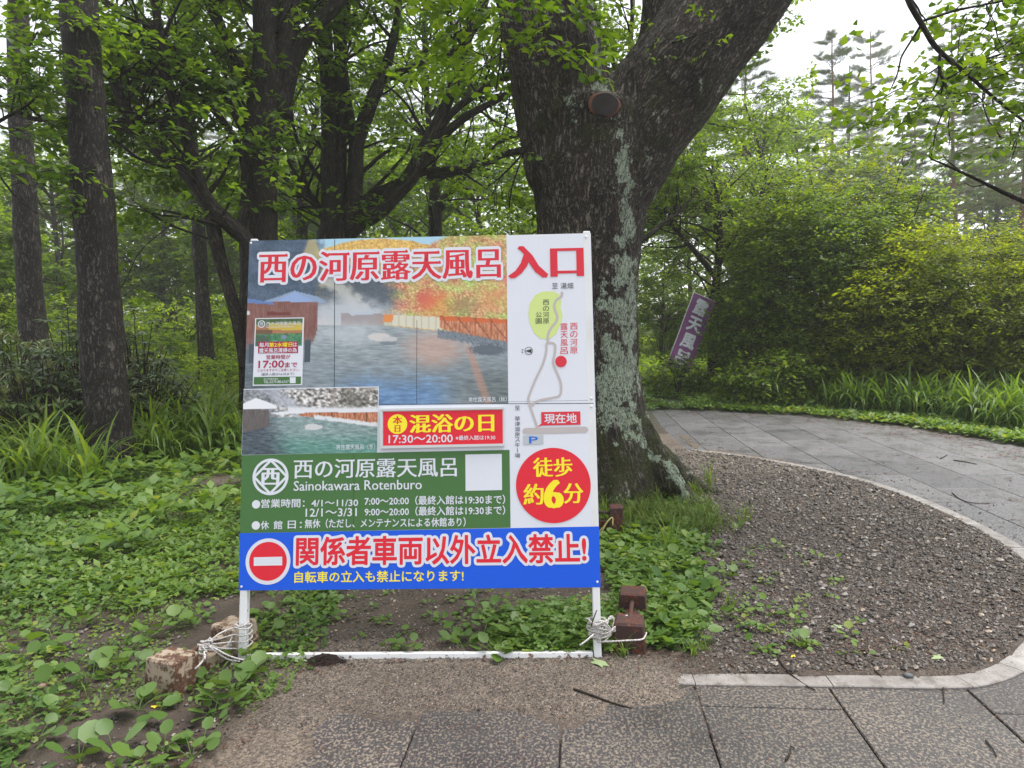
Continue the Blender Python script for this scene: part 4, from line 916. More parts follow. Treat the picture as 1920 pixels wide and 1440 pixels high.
# ---- the near left trunk (plated grey bark)
def ptrunk(name, label, pts, d0, bark, disp, sides=72, step=.035, seed=0, nbr=30, **kw):
    return traced_tree(name, label, [pts], d0, bark, nbr, seed, sides=sides, disp=disp, tmin=kw.pop('tmin', .72), **kw)
ptrunk('pine_tree', 'tall straight grey plated trunk standing nearest on the left of the sign', [(209, 925, 90), (206, 850, 80), (196, 700, 76), (180, 450, 71), (162, 220, 67), (151, 60, 65), (144, -120, 62), (130, -500, 58), (115, -1100, 40)], 8.4, b_pine, .020, nbr=9, seed=3, protos=SP_OAKM, Lr=(1.5, 3))
ptrunk('pine_tree', 'dark straight trunk at far left behind the rhododendrons', [(78, 740, 54), (61, 600, 46), (49, 430, 42), (39, 230, 39), (35, 100, 36), (35, 0, 34), (30, -250, 34), (24, -700, 24)], 13, b_pine, .012, sides=40, seed=4, nbr=9, protos=SP_OAKM, Lr=(1.5, 3.2))
# ---- traced oaks
traced_tree('oak_tree', 'dark stout oak forking high just left above the sign corner',
  [[(490, 640, 80), (487, 520, 72), (484, 400, 68), (487, 310, 66), (497, 220, 76), (506, 160, 70), (503, 90, 54), (500, 20, 50), (497, -80, 46), (490, -300, 34), (470, -600, 20)],
   [(522, 215, 44), (540, 140, 34), (565, 85, 28), (600, 40, 26), (633, 5, 25), (665, -50, 22), (720, -180, 16), (800, -340, 10)],
   [(522, 200, 40), (534, 100, 38), (545, 20, 34), (552, -80, 30), (580, -300, 20)],
   [(462, 330, 16), (452, 285, 14), (430, 245, 13), (402, 208, 13), (372, 180, 12), (348, 158, 12), (325, 122, 11), (302, 95, 11), (277, 66, 10), (240, 32, 9), (198, 2, 8), (150, -40, 6)],
   [(484, 200, 24), (466, 160, 20), (445, 115, 19), (428, 80, 18), (412, 42, 18), (396, 8, 16), (380, -60, 13), (350, -180, 9)],
   [(466, 270, 14), (445, 225, 13), (420, 175, 13), (398, 152, 12), (362, 130, 11), (335, 105, 10), (308, 72, 8), (285, 40, 6)]],
  10.6, b_oak, 165, 21, sides=20, disp=.010, Lr=(.7, 2.0), dmin=9.6)
traced_tree('oak_tree', 'twin stemmed leaning oak reaching up left beside the sign',
  [[(478, 690, 30), (474, 560, 30), (468, 465, 29), (440, 430, 28), (402, 394, 27), (372, 352, 27), (340, 318, 25), (300, 285, 24), (272, 262, 23), (250, 232, 22), (232, 195, 20), (212, 150, 18), (195, 105, 17), (180, 60, 14), (150, 0, 11), (110, -80, 8)],
   [(462, 690, 26), (448, 612, 24), (430, 545, 24), (412, 482, 24), (400, 425, 23), (385, 370, 22), (366, 310, 22), (347, 250, 21), (330, 200, 20), (314, 145, 19), (304, 85, 18), (294, 30, 16), (284, -60, 13), (265, -220, 9)],
   [(268, 262, 13), (240, 244, 12), (200, 236, 11), (150, 230, 11), (105, 226, 10), (60, 222, 9), (25, 205, 8), (-10, 190, 6)],
   [(310, 132, 9), (285, 90, 9), (260, 88, 8), (230, 82, 6)],
   [(315, 165, 9), (290, 145, 8), (255, 132, 6)],
   [(398, 450, 5), (360, 437, 5), (320, 422, 4), (285, 402, 4), (262, 385, 3), (240, 370, 2)]],
  9.8, b_oak, 150, 22, sides=16, disp=.007, Lr=(.6, 1.7), dmin=9.2)
traced_tree('oak_tree', 'wide spreading multi stemmed oak rising above the middle of the sign',
  [[(632, 650, 76), (628, 540, 70), (624, 470, 66), (628, 430, 60), (622, 400, 42), (619, 330, 34), (618, 250, 32), (616, 170, 30), (611, 90, 28), (606, 0, 26), (600, -120, 22), (590, -350, 14)],
   [(634, 410, 22), (639, 330, 20), (640, 240, 20), (636, 160, 18), (632, 80, 14), (634, 0, 12), (640, -120, 9)],
   [(650, 425, 38), (661, 380, 34), (666, 320, 31), (669, 270, 30), (684, 225, 26), (697, 190, 26), (712, 155, 25), (724, 125, 22), (732, 95, 18), (742, 50, 14), (750, -20, 11), (760, -160, 8)],
   [(664, 262, 24), (656, 225, 20), (648, 180, 19), (645, 140, 18), (643, 90, 16), (650, 30, 13), (660, -60, 9)],
   [(722, 150, 14), (742, 138, 14), (770, 126, 13), (795, 116, 12), (822, 106, 12), (850, 96, 12), (885, 62, 11), (908, 15, 10), (925, -50, 8)],
   [(640, 440, 46), (672, 415, 38), (707, 395, 36), (738, 365, 34), (765, 338, 32), (788, 300, 30), (806, 262, 27), (828, 215, 24), (845, 175, 20), (858, 130, 18), (868, 95, 18), (885, 55, 17), (900, 15, 15), (915, -40, 12), (940, -150, 8)],
   [(812, 262, 16), (838, 222, 15), (862, 198, 14), (890, 178, 13), (922, 158, 13), (960, 138, 12), (1000, 110, 10), (1060, 60, 7)],
   [(806, 285, 18), (834, 252, 17), (868, 222, 16), (898, 205, 14), (928, 190, 12), (970, 165, 9)],
   [(672, 395, 22), (700, 368, 20), (735, 347, 16), (773, 332, 14), (808, 320, 13), (842, 318, 11), (880, 316, 8), (920, 318, 5)],
   [(800, 330, 12), (850, 325, 10), (905, 308, 12), (945, 290, 13), (990, 280, 13), (1040, 270, 10)],
   [(905, 300, 6), (935, 268, 7), (965, 255, 7), (1000, 245, 5)],
   [(622, 440, 20), (606, 405, 16), (590, 378, 14), (575, 358, 12), (556, 330, 9), (540, 300, 6)],
   [(618, 360, 10), (600, 335, 9), (582, 310, 9), (562, 275, 8), (548, 230, 7), (540, 190, 5)]],
  12.2, b_oak, 230, 23, sides=16, disp=.008, Lr=(.8, 2.1), dead=[[(678, 322, 9), (694, 310, 8), (714, 292, 7), (740, 276, 5)], [(676, 375, 8), (705, 350, 7), (735, 318, 7), (765, 282, 6), (772, 255, 4)]])
traced_tree('oak_tree', 'small dark forked tree between the sign top and the big trunk',
  [[(822, 640, 32), (818, 520, 28), (816, 440, 26), (816, 385, 26), (814, 345, 18), (808, 280, 12), (802, 200, 11), (797, 120, 10), (795, 20, 8)], [(822, 390, 20), (836, 368, 16), (852, 350, 14), (875, 325, 10), (900, 300, 6)]],
  17, b_oak, 120, 24, sides=12, disp=.005, protos=SP_OAKM, Lr=(.9, 2.4))
traced_tree('oak_tree', 'slender grey trunk seen between the leaning oak stems',
  [[(386, 660, 30), (380, 560, 25), (373, 450, 25), (366, 330, 22), (354, 200, 21), (351, 100, 20), (350, 10, 18), (352, -150, 14)], [(352, 60, 9), (370, 10, 8), (395, -50, 6)]],
  17, b_pine, 90, 25, sides=14, disp=.006, protos=SP_OAKM, Lr=(1, 2.4))
traced_tree('oak_tree', 'dim twisting trunk behind the space between two dark oaks',
  [[(570, 640, 26), (568, 520, 24), (566, 430, 22), (568, 380, 22), (556, 335, 18), (545, 290, 14), (540, 230, 11), (528, 150, 8)], [(568, 350, 16), (578, 310, 13), (585, 260, 10), (594, 205, 8), (600, 130, 6)]],
  18, b_oak, 90, 26, sides=12, disp=.005, protos=SP_OAKM, Lr=(.9, 2.2))
traced_tree('maple_tree', 'small layered dark green tree with leaning trunk behind the purple banner',
  [[(1336, 690, 20), (1338, 600, 18), (1342, 540, 17), (1346, 500, 15), (1350, 440, 12), (1345, 370, 9), (1335, 300, 6)], [(1342, 520, 12), (1310, 480, 10), (1275, 440, 8), (1245, 405, 6), (1225, 380, 4)], [(1344, 480, 10), (1385, 430, 8), (1420, 380, 6), (1450, 330, 4)], [(1346, 430, 7), (1310, 370, 6), (1285, 320, 4)], [(1350, 560, 7), (1385, 590, 5), (1400, 620, 4)]],
  17, b_oak, 150, 27, sides=12, disp=.004, protos=SP_SHR, leaf=m_shrub, Lr=(.7, 1.9), per=6, twigs=4, scl=(1.1, 1.7))
# branch leaves of a tree standing off to the left, seen at the upper left
def overhang(name, label, limbs, d, n, seed, leaf=m_oak, protos=SP_OAK, Lr=(.4, 1.1), cat='branch', per=4, twigs=3, sc=(.8, 1.1), tmin=.25, bark=b_oak):
    r = np.random.default_rng(seed); L = [pxl(l, d) for l in limbs]; root = empty(name, L[0][0][0], label=label, cat=cat); IT = Matrix.Translation(-root.location)
    mb = MB(); tubes_mesh(mb, L, 10, .08, lambda bk: .002*pnoise(bk*30))
    if n:
        tb, A, Y, Pt = foliate([smooth_path(P, R, .1) for P, R in L], n, r, tmin, Lr, per, up=-.1, twigs=twigs); tubes_mesh(mb, tb, 5, .2)
        o = link('leaves', spray_mesh('leaves', A, Y, Pt, r.uniform(*sc, len(A)), protos, [leaf, b_twig], r), root); o.matrix_parent_inverse = IT
    o = mb.obj('stem', bark, root); o.matrix_parent_inverse = IT
SP_NEAR = [make_spray('n', 7, .095, .62, 'oak', .26, 100+i, droop=.3, whorl=3, tw=.003) for i in range(6)]
overhang('tree_branch', 'dark leafy branch hanging into the upper right over the path', [[(1655, -90, 13), (1690, -30, 12), (1708, 10, 11), (1728, 45, 10), (1745, 75, 10), (1764, 98, 9), (1792, 122, 8), (1828, 152, 7), (1862, 182, 6), (1900, 212, 5), (1935, 240, 4)], [(1764, 98, 7), (1761, 125, 6), (1770, 155, 6), (1782, 175, 5), (1802, 196, 4)], [(1780, 176, 4), (1770, 205, 3), (1756, 240, 3), (1750, 272, 2)], [(1728, 40, 5), (1790, 20, 5), (1850, 8, 4), (1930, -10, 4)], [(1792, 122, 4), (1850, 110, 4), (1910, 90, 3)]],
  5.0, 46, 31, protos=SP_NEAR, Lr=(.2, .5), per=3, twigs=2, sc=(.7, 1.0), tmin=.12)
overhang('dead_branch', 'bare dead branch poking in at the right edge above the bushes', [[(1745, 298, 3), (1768, 307, 4), (1800, 322, 5), (1835, 338, 6), (1880, 360, 8), (1925, 380, 9), (1990, 402, 10)], [(1800, 321, 3), (1775, 300, 2), (1768, 290, 1.5)], [(1850, 345, 3), (1825, 350, 2), (1808, 342, 1.5)], [(1790, 317, 2), (1765, 311, 1.5), (1748, 316, 1)]], 5.2, 0, 32)
overhang('tree_branch', 'large oak leaves hanging close beside the left edge of the big trunk', [[(905, -80, 8), (925, -20, 7), (940, 40, 5), (938, 110, 4), (930, 170, 3)], [(925, -20, 5), (890, 30, 4), (860, 60, 3), (830, 60, 2)], [(938, 100, 3), (900, 130, 2), (880, 150, 2)]], 5.8, 12, 33, Lr=(.2, .5), per=3, twigs=2, sc=(.7, 1.0))
overhang('tree_branch', 'drooping leafy spray just left of the big trunk above the sign', [[(1030, 200, 5, 6.4), (1000, 260, 4), (970, 300, 4), (940, 330, 3), (915, 350, 2)], [(985, 280, 3), (960, 350, 3), (955, 390, 2)]], 6.2, 10, 34, Lr=(.15, .35), per=3, twigs=2, sc=(.6, .8), protos=SP_NEAR)
overhang('tree_branch', 'leafy branch reaching in from the left edge at mid height', [[(-120, 300, 10), (-40, 250, 8), (20, 215, 6), (60, 190, 5), (90, 150, 4)], [(-40, 250, 5), (0, 330, 4), (40, 380, 3), (70, 400, 2)], [(20, 215, 4), (40, 120, 4), (70, 60, 3)]], 8.2, 15, 35, Lr=(.3, .6))

# ---- generic background trees (each kind built once, copied)
def broadleaf(seed, H=9, spread=2.6, n=66, leaf=m_oakfar, protos=SP_FAR):
    r = np.random.default_rng(seed); limbs = []; tr = grow(np.zeros(3), np.array([0, 0, 1.]), H*.9, r, 8, .10, .25); tr[0, 2] = -.3
    limbs.append((tr, np.linspace(.17, .03, 9)))
    for k in range(9):
        i = r.integers(2, 7); d = np.array([*(r.normal(size=2)), .75]); limbs.append((grow(tr[i], d, spread*r.uniform(.7, 1.2), r, 6, .25, .08), np.linspace(.07, .015, 7)))
    tb, A, Y, Pt = foliate([smooth_path(P, R, .3) for P, R in limbs], n, r, .35, (.8, 2.0), 5, twigs=3)
    mb = MB(); tubes_mesh(mb, limbs, 9, .4); tubes_mesh(mb, tb, 3, 1)
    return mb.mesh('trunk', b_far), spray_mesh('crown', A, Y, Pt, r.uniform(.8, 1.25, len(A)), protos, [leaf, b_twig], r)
def tuft(n=16, L=.11, seed=0):
    r = np.random.default_rng(seed); V = []; T = []
    for k in range(n):
        d = r.normal(size=3); d[0] = abs(d[0])+.5; d /= np.linalg.norm(d); s = np.cross(d, r.normal(size=3)); s /= np.linalg.norm(s); o = np.array([r.uniform(-.06, .08), 0, 0]); i = len(V)
        V += [o-s*.0035, o+s*.0035, o+d*L*r.uniform(.7, 1.1)]; T.append([i, i+1, i+2])
    return np.array(V), np.array(T)
def pine(seed, H=15, open_=1.0, bark=b_red, n=13, t0=.35, reach=3.6):
    r = np.random.default_rng(seed); tr = grow(np.zeros(3), np.array([0, 0, 1.]), H, r, 10, .05, .3); tr[0, 2] = -.4; R = np.linspace(.19, .03, 11); limbs = [(tr, R)]; A = []; Y = []; Pt = []
    for k in range(n*4):
        t_ = t0+(1-t0)*(k//4+r.uniform(-.3, .3))/n; t_ = min(max(t_, .05), .99); i = min(int(t_*10), 9); p = tr[i]+(tr[i+1]-tr[i])*(t_*10-i); a = r.uniform(0, 6.28); L = reach*(1-.72*(t_-t0)/(1-t0))*r.uniform(.6, 1.1)
        B = grow(p, np.array([math.cos(a), math.sin(a), .18]), L, r, 6, .2, .02, .05); limbs.append((B, np.linspace(.045, .008, 7)*(.5+.5*(1-t_))))
        for q in range(13):
            u = r.uniform(.25, 1)*6; j = min(int(u), 5); c = B[j]+(B[j+1]-B[j])*(u-j); y = a+r.choice([-1, 1])*r.uniform(.4, 1.2); Ls = L*.28*r.uniform(.5, 1.2)
            for s in np.linspace(0.1, 1, 5): A.append(c+np.array([math.cos(y), math.sin(y), .1])*Ls*s+r.normal(0, .03, 3)); Y.append(y+r.normal(0, .3)); Pt.append(r.normal(-.3, .3))
            limbs.append((np.array([c, c+np.array([math.cos(y), math.sin(y), .1])*Ls]), np.array([.008, .004])))
    A = np.array(A); mb = MB(); tubes_mesh(mb, limbs, 6, .5); V, T = tuft(18, .17, seed); cm = MB(); P, TT = put(V, T, A, rotz(np.array(Y))@roty(np.array(Pt)), r.uniform(.8, 1.3, len(A))*1.25)
    cm.add(P, T=TT, rnd=np.repeat(np.clip(r.normal(.5, .25, len(A)), 0, 1), len(V)))
    return mb.mesh('trunk', bark), cm.mesh('crown', m_needle)
def place(meshes, name, label, x, y, yaw, s, group=None, cat='tree', pn=('trunk', 'crown'), sink=0.0, sz=None):
    root = empty(name, (x, y, gh(x, y)[0]-sink), label=label, cat=cat, group=group); root.rotation_euler = (0, 0, yaw); root.scale = (s, s, sz or s)
    for n_, m_ in zip(pn, meshes): link(n_, m_, root)
    return root
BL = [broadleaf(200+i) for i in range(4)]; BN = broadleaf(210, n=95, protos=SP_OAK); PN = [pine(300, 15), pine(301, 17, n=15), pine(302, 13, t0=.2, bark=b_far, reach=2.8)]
r = np.random.default_rng(77)
def dpos(px, d): p = at(px, 640, d); return p[0], p[1]
# left and middle background broadleaf trees
for px, d, s, k, lab in [(-90, 24, .85, 0, 'broadleaf tree at the far left edge of the wood'), (130, 30, 1.05, 1, 'broadleaf tree behind the near left trunk'), (300, 33, 1.1, 2, 'broadleaf tree seen between the leaning oak and near trunk'), (455, 30, 1.0, 3, 'broadleaf tree behind the leaning oak stems'), (560, 38, 1.25, 0, 'broadleaf tree in the gap between the two dark oaks'), (760, 30, 1.0, 1, 'broadleaf tree behind the spreading oak'), (915, 27, .95, 2, 'broadleaf tree left of the big trunk above the sign'), (1005, 34, 1.1, 3, 'broadleaf tree half behind the big trunk'), (690, 48, 1.5, 0, 'pale distant broadleaf tree above the middle of the sign'), (380, 50, 1.5, 1, 'pale distant broadleaf tree on the left'), (50, 46, 1.4, 2, 'pale distant broadleaf tree between the two left trunks'), (-30, 17, .6, 3, 'low broadleaf tree at the left edge behind the rhododendrons'), (965, 20, .55, 0, 'low bright broadleaf tree against the left flank of the big trunk')]:
    x, y = dpos(px, d); place(BL[k], 'broadleaf_tree', lab, x, y, r.uniform(0, 6.28), s)
for px, d, s, k, lab in [(1300, 30, .85, 1, 'bright broadleaf tree just right of the big trunk'), (1415, 25, .62, 2, 'broadleaf tree whose top rises under the right limb'), (1240, 24, .45, 3, 'low broadleaf tree touching the right edge of the big trunk'), (1900, 30, .55, 1, 'bright broadleaf tree above the yellow green bush'), (2030, 24, .55, 2, 'broadleaf tree at the right edge')]:
    x, y = dpos(px, d); place(BL[k], 'broadleaf_tree', lab, x, y, r.uniform(0, 6.28), s)
for px, d, s, k, lab in [(290, 50, 1.25, 0, 'red pine trunk far back beside the near left trunk'), (228, 60, 1.4, 1, 'faint red pine almost touching the near left trunk'), (345, 66, 1.5, 0, 'faint red pine behind the slender grey trunk'), (652, 44, 1.15, 1, 'red pine with bare side limbs above the middle of the sign'), (735, 50, 1.3, 0, 'misty red pine right of the spreading oak fork'), (520, 64, 1.5, 1, 'faint pine in the gap right of the stout oak'), (95, 55, 1.3, 0, 'faint pine between the two left trunks'), (590, 80, 1.9, 0, 'faintest pine between the dark oaks'), (880, 62, 1.5, 1, 'faint pine left of the big trunk'), (430, 78, 1.8, 0, 'faint pine behind the leaning oak')]:
    x, y = dpos(px, d); place(PN[k], 'pine_tree', lab, x, y, r.uniform(0, 6.28), s)
for px, d, s, k, lab in [(1392, 38, 1.05, 0, 'red barked pine with long bare limbs beside the right limb of the big tree'), (1592, 66, 1.75, 2, 'pale misty conifer with pointed top in the gap of sky'), (1510, 82, 1.9, 2, 'fainter misty conifer left of the pointed one'), (1705, 66, 1.45, 2, 'grey misty conifer right of the pointed one'),
      (1790, 40, 1.0, 1, 'pine with drooping needle sprays behind the hanging branch'), (1900, 32, .92, 1, 'pine at the right edge with drooping lower boughs'), (1640, 95, 2.2, 1, 'palest pine in the far mist on the right'), (1800, 84, 2.0, 0, 'pale tall pine in the mist near the right edge'), (1330, 84, 2.0, 0, 'faint pine behind the bright green trees'), (1960, 70, 1.8, 2, 'misty conifer partly outside the right edge'), (1560, 50, 1.2, 1, 'hazy pine standing behind the big dark bush'), (1680, 46, 1.0, 2, 'small hazy conifer above the bushes'), (1850, 55, 1.3, 2, 'hazy conifer behind the pine with drooping sprays')]:
    x, y = dpos(px, d); place(PN[k], 'pine_tree', lab, x, y, r.uniform(0, 6.28), s)

# ---- shrubs
def shrub(name, label, cx, cy, rx, ry, H, n, seed, leaf, protos, sc=(.9, 1.3), z0=.2, layered=True, lean=(0, 0), shade_top=.25, stems=9, sparse=1.0, top=.55):
    r = np.random.default_rng(seed); zb = gh(cx, cy)[0]; root = empty(name, (cx, cy, zb), label=label, cat='shrub')
    th = r.uniform(0, 2*np.pi, n); cz = r.uniform(-.15, 1, n); rad = np.sqrt(np.clip(1-np.clip(cz, 0, 1)**2.2, 0, 1)); depth = 1-r.random(n)**1.8*.5*sparse
    lump = 1+.22*pnoise(np.stack([np.cos(th)*1.7+seed, np.sin(th)*1.7, cz*2.6], 1))
    P = np.stack([np.cos(th)*rx*rad*depth*lump, np.sin(th)*ry*rad*depth*lump, np.maximum(z0+(H-z0)*(cz*depth**.6)*lump, .08)], 1)
    P[:, 0] += lean[0]*P[:, 2]; P[:, 1] += lean[1]*P[:, 2]
    if layered: P[:, 2] = P[:, 2]*.45+.55*np.round((P[:, 2]+.25*lump)/.36+r.normal(0, .14, n))*.36
    Y = th+r.normal(0, .7, n); pit = r.normal(.0, .2, n)+.15*(1-cz)
    shade = (cz-.5)*0
    mb = MB()
    for k in range(stems):
        a = r.uniform(0, 6.28); e = np.array([math.cos(a)*rx*.7, math.sin(a)*ry*.7, H*r.uniform(.5, .95)]); m = e*np.array([.35, .35, .55])+r.normal(0, .1, 3)
        Pm, Rm = smooth_path(np.array([[e[0]*.08, e[1]*.08, -.1], m, e]), np.array([.035, .022, .006])*max(.5, H/3.5), .3); V, T, Q, bk = tube(Pm, Rm, 6); mb.add(V, T, Q, bk=bk)
        for q in range(5):
            b0 = Pm[r.integers(len(Pm)//3, len(Pm))]; B = grow(b0, np.array([*r.normal(size=2), .3]), rx*.45, r, 4); V, T, Q, bk = tube(B, np.linspace(.012, .003, 5), 4); mb.add(V, T, Q, bk=bk)
    link('foliage', spray_mesh('foliage', P, Y, pit, r.uniform(*sc, n), protos, [leaf, b_twig], r, shade), root); link('stem', mb.mesh('stem', b_twig), root)
    return root
def sp(px, d): return dpos(px, d)
x, y = dpos(1425, 25); place(BN, 'broadleaf_tree', 'fresh green tree whose boughs hang below the right limb', x, y, 1.0, 1.05)
x, y = dpos(1180, 15.5); place(BN, 'broadleaf_tree', 'fresh green tree showing through the fork of the big tree', x, y, 2.5, 1.05)
x, y = dpos(1500, 42); place(BL[3], 'broadleaf_tree', 'misty broadleaf tree below the sky gap', x, y, 2.5, 1.5)
x, y = dpos(1680, 48); place(BL[1], 'broadleaf_tree', 'misty broadleaf tree behind the conifers', x, y, .5, 1.4)
x, y = dpos(1860, 44); place(BL[0], 'broadleaf_tree', 'misty broadleaf tree behind the dead branch', x, y, .5, 1.4)
x, y = sp(1575, 15.8); shrub('shrub', 'big layered dark green bush mass in the middle right behind the grasses', x, y, 2.6, 1.8, 4.3, 7600, 41, m_shrub, SP_SHR, (1.1, 1.9), stems=18, sparse=1.1)
x, y = sp(1800, 13.8); shrub('shrub', 'yellow green layered bush at the right edge above the long grasses', x, y, 2.4, 1.6, 3.15, 5200, 42, m_yshrub, SP_SHR, (1.0, 1.6), stems=14)
x, y = sp(1640, 14.4); shrub('shrub', 'low dark bush front right just behind the blade grass clumps', x, y, 2.0, 1.0, 1.6, 2200, 43, m_shrub, SP_SHR, (.9, 1.4))
x, y = sp(1600, 17.2); shrub('shrub', 'airy upright sapling thicket showing above the big dark bush', x, y, 1.6, 1.0, 5.6, 1300, 44, m_yshrub, SP_SML, (.9, 1.5), z0=1.5, sparse=1.9, stems=18)
x, y = sp(1450, 13.9); shrub('shrub', 'low broad leaved green bush at the left foot of the dark bush', x, y, .85, .6, .95, 420, 45, m_shrub, SP_SML, (1.0, 1.6), layered=False)
x, y = sp(1440, 15.0); shrub('shrub', 'mid green bush right beside the purple banner', x, y, .9, .8, 2.0, 900, 46, m_shrub, SP_SHR, (.9, 1.4))
x, y = sp(1272, 15.4); shrub('shrub', 'small leafy bush growing in front of the foot of the purple banner', x, y, .5, .4, .85, 200, 47, m_shrub, SP_SML, (.7, 1.1), layered=False)
x, y = sp(1980, 12.6); shrub('shrub', 'yellow green bush continuing beyond the right edge', x, y, 1.7, 1.3, 2.3, 1500, 48, m_yshrub, SP_SHR, (.9, 1.4))
x, y = sp(1240, 25.5); shrub('shrub', 'light green thicket behind the purple banner', x, y, 2.3, 1.6, 2.3, 1500, 49, m_under, SP_OAKM, (.6, .9), layered=False)
x, y = sp(1345, 25); shrub('shrub', 'light green thicket behind the small leaning tree', x, y, 2.0, 1.5, 2.2, 1200, 50, m_under, SP_OAKM, (.6, .9), layered=False)
for i, (px, d, rx, H, lab) in enumerate([(255, 17, 1.5, 1.7, 'light green thicket between the two straight left trunks'), (330, 20, 1.8, 2.2, 'light green thicket at the foot of the slender grey trunk'), (420, 15, 1.0, 1.1, 'light green thicket at the foot of the leaning oak stems'), (120, 18, 1.8, 2.2, 'bright thicket behind the rhododendrons'), (-10, 16, 1.5, 2.3, 'bright thicket at the far left edge'), (520, 21, 2.2, 2.6, 'thicket behind the stout oak'), (900, 22, 2.4, 3.2, 'thicket left of the big trunk'), (730, 23, 2.5, 3.2, 'thicket behind the middle of the sign'), (1010, 18, 1.2, 2.2, 'thicket against the left flank of the big trunk'), (600, 30, 4, 3.6, 'pale far thicket behind the sign'), (300, 32, 4, 3.4, 'pale far thicket on the left'), (60, 30, 4, 3.6, 'pale far thicket at the left edge'), (900, 34, 4.5, 3.8, 'pale far thicket behind the big trunk')]):
    x, y = sp(px, d); 
    if i < 3: tk = shrub('shrub', lab, x, y, 1.5, 1.2, 1.8, 680, 400+i, m_under, SP_OAKM, (.5, .8), layered=False, stems=6); TH = [[c.data for c in tk.children]] if i == 0 else TH+[[c.data for c in tk.children]]; tk.scale = (rx/1.5, rx/1.5, H/1.8)
    else: place(TH[i % 3], 'shrub', lab, x, y, i*1.3, rx/1.5, cat='shrub', pn=('foliage', 'stem'), sz=H/1.8)
for i, (px, d, s_, z_, lab) in enumerate([(150, 38, 3.2, 3.4, 'tall pale thicket in the mist behind the near left trunk'), (290, 44, 3.4, 4.0, 'tall pale thicket deep in the wood left of the sign'), (20, 40, 3.2, 3.6, 'tall pale thicket deep in the wood at the left edge'), (420, 40, 3.2, 3.6, 'tall pale thicket behind the leaning oak'), (560, 46, 3.5, 4.2, 'tall pale thicket behind the two dark oaks'), (800, 42, 3.3, 3.8, 'tall pale thicket above the middle of the sign'), (970, 44, 3.4, 4.0, 'tall pale thicket left of the big trunk'), (1290, 46, 3.4, 3.6, 'tall pale thicket deep behind the banner'), (1500, 46, 3.6, 3.6, 'tall pale thicket behind the big bush'), (1850, 40, 3.4, 3.0, 'tall pale thicket behind the yellow green bush')]):
    x, y = sp(px, d); place(TH[i % 3], 'shrub', lab, x, y, i*2.1, s_, cat='shrub', pn=('foliage', 'stem'), sz=z_)
for px, d, s_, k, lab in [(190, 36, 1.0, 1, 'hazy broadleaf tree just right of the near left trunk'), (400, 38, 1.1, 3, 'hazy broadleaf tree above the leaning stems'), (620, 42, 1.2, 2, 'hazy broadleaf tree behind the spreading oak base'), (840, 44, 1.3, 3, 'hazy broadleaf tree between small forked tree and big trunk'), (10, 33, 1.0, 0, 'hazy broadleaf tree left of the far left trunk')]:
    x, y = sp(px, d); place(BL[k], 'broadleaf_tree', lab, x, y, px, s_)
# ---- rhododendrons: whorls of long leaves
def whorls(seed, n, spread, H, young=.18):
    r = np.random.default_rng(seed); lv, lt = leaf_v(.185, .052, 'long'); mb = MB(); sb = MB(); C = []
    for k in range(n):
        a = r.uniform(0, 6.28); q = math.sqrt(r.random())*spread; z = H*(1-.55*(q/spread)**2)*r.uniform(.45, 1.05); C.append((q*math.cos(a), q*math.sin(a), z))
        c = np.array(C[-1]); m = c*np.array([.55, .55, .5]); V, T, Q, bk = tube(*smooth_path(np.array([[c[0]*.15, c[1]*.15, -.05], m+r.normal(0, .06, 3), c]), np.array([.014, .010, .006]), .15), 5); sb.add(V, T, Q, bk=bk)
        yg = r.random() < young; nl = r.integers(8, 13); az = np.linspace(0, 2*np.pi, nl, endpoint=False)+r.uniform(0, 6); pit = r.normal(-1.1 if yg else .15, .22, nl)
        P, TT = put(lv, lt, np.repeat([c], nl, 0), rotz(az)@roty(pit)@rotx(r.normal(0, .2, nl)), r.uniform(.75, 1.15, nl)*(.75 if yg else 1)); rn = np.clip(r.normal(.95, .05, nl) if yg else r.normal(.4, .18, nl), 0, 1)
        mb.add(P, T=TT, rnd=np.repeat(rn, len(lv)))
    return mb.mesh('foliage', m_rhodo), sb.mesh('stem', b_twig)
RH = [whorls(500+i, 105, .85, 1.5, .22) for i in range(3)]+[whorls(510, 60, .6, 2.25, .12)]
for px, d, k, s, yaw, lab in [(60, 9.6, 0, 1.0, 0, 'rhododendron with pale new shoots at the lower left edge'), (150, 10.6, 1, 1.05, 2, 'rhododendron against the left side of the near trunk'), (290, 10.8, 2, .85, 1, 'rhododendron just right of the near trunk'), (130, 11.4, 3, 1.0, 0, 'tall thin rhododendron between the two straight trunks'), (252, 11.8, 3, 1.0, 3, 'tall thin rhododendron right behind the near trunk'), (-30, 10.4, 1, 1.15, 4, 'rhododendron filling the left edge of the view'), (10, 12.4, 2, 1.2, 5, 'rhododendron in front of the far left trunk'), (215, 12.6, 0, 1.0, 5, 'rhododendron hidden mostly by the near trunk')]:
    x, y = sp(px, d-.7); place(RH[k], 'rhododendron', lab, x, y, yaw, s, cat='shrub', pn=('foliage', 'stem'))

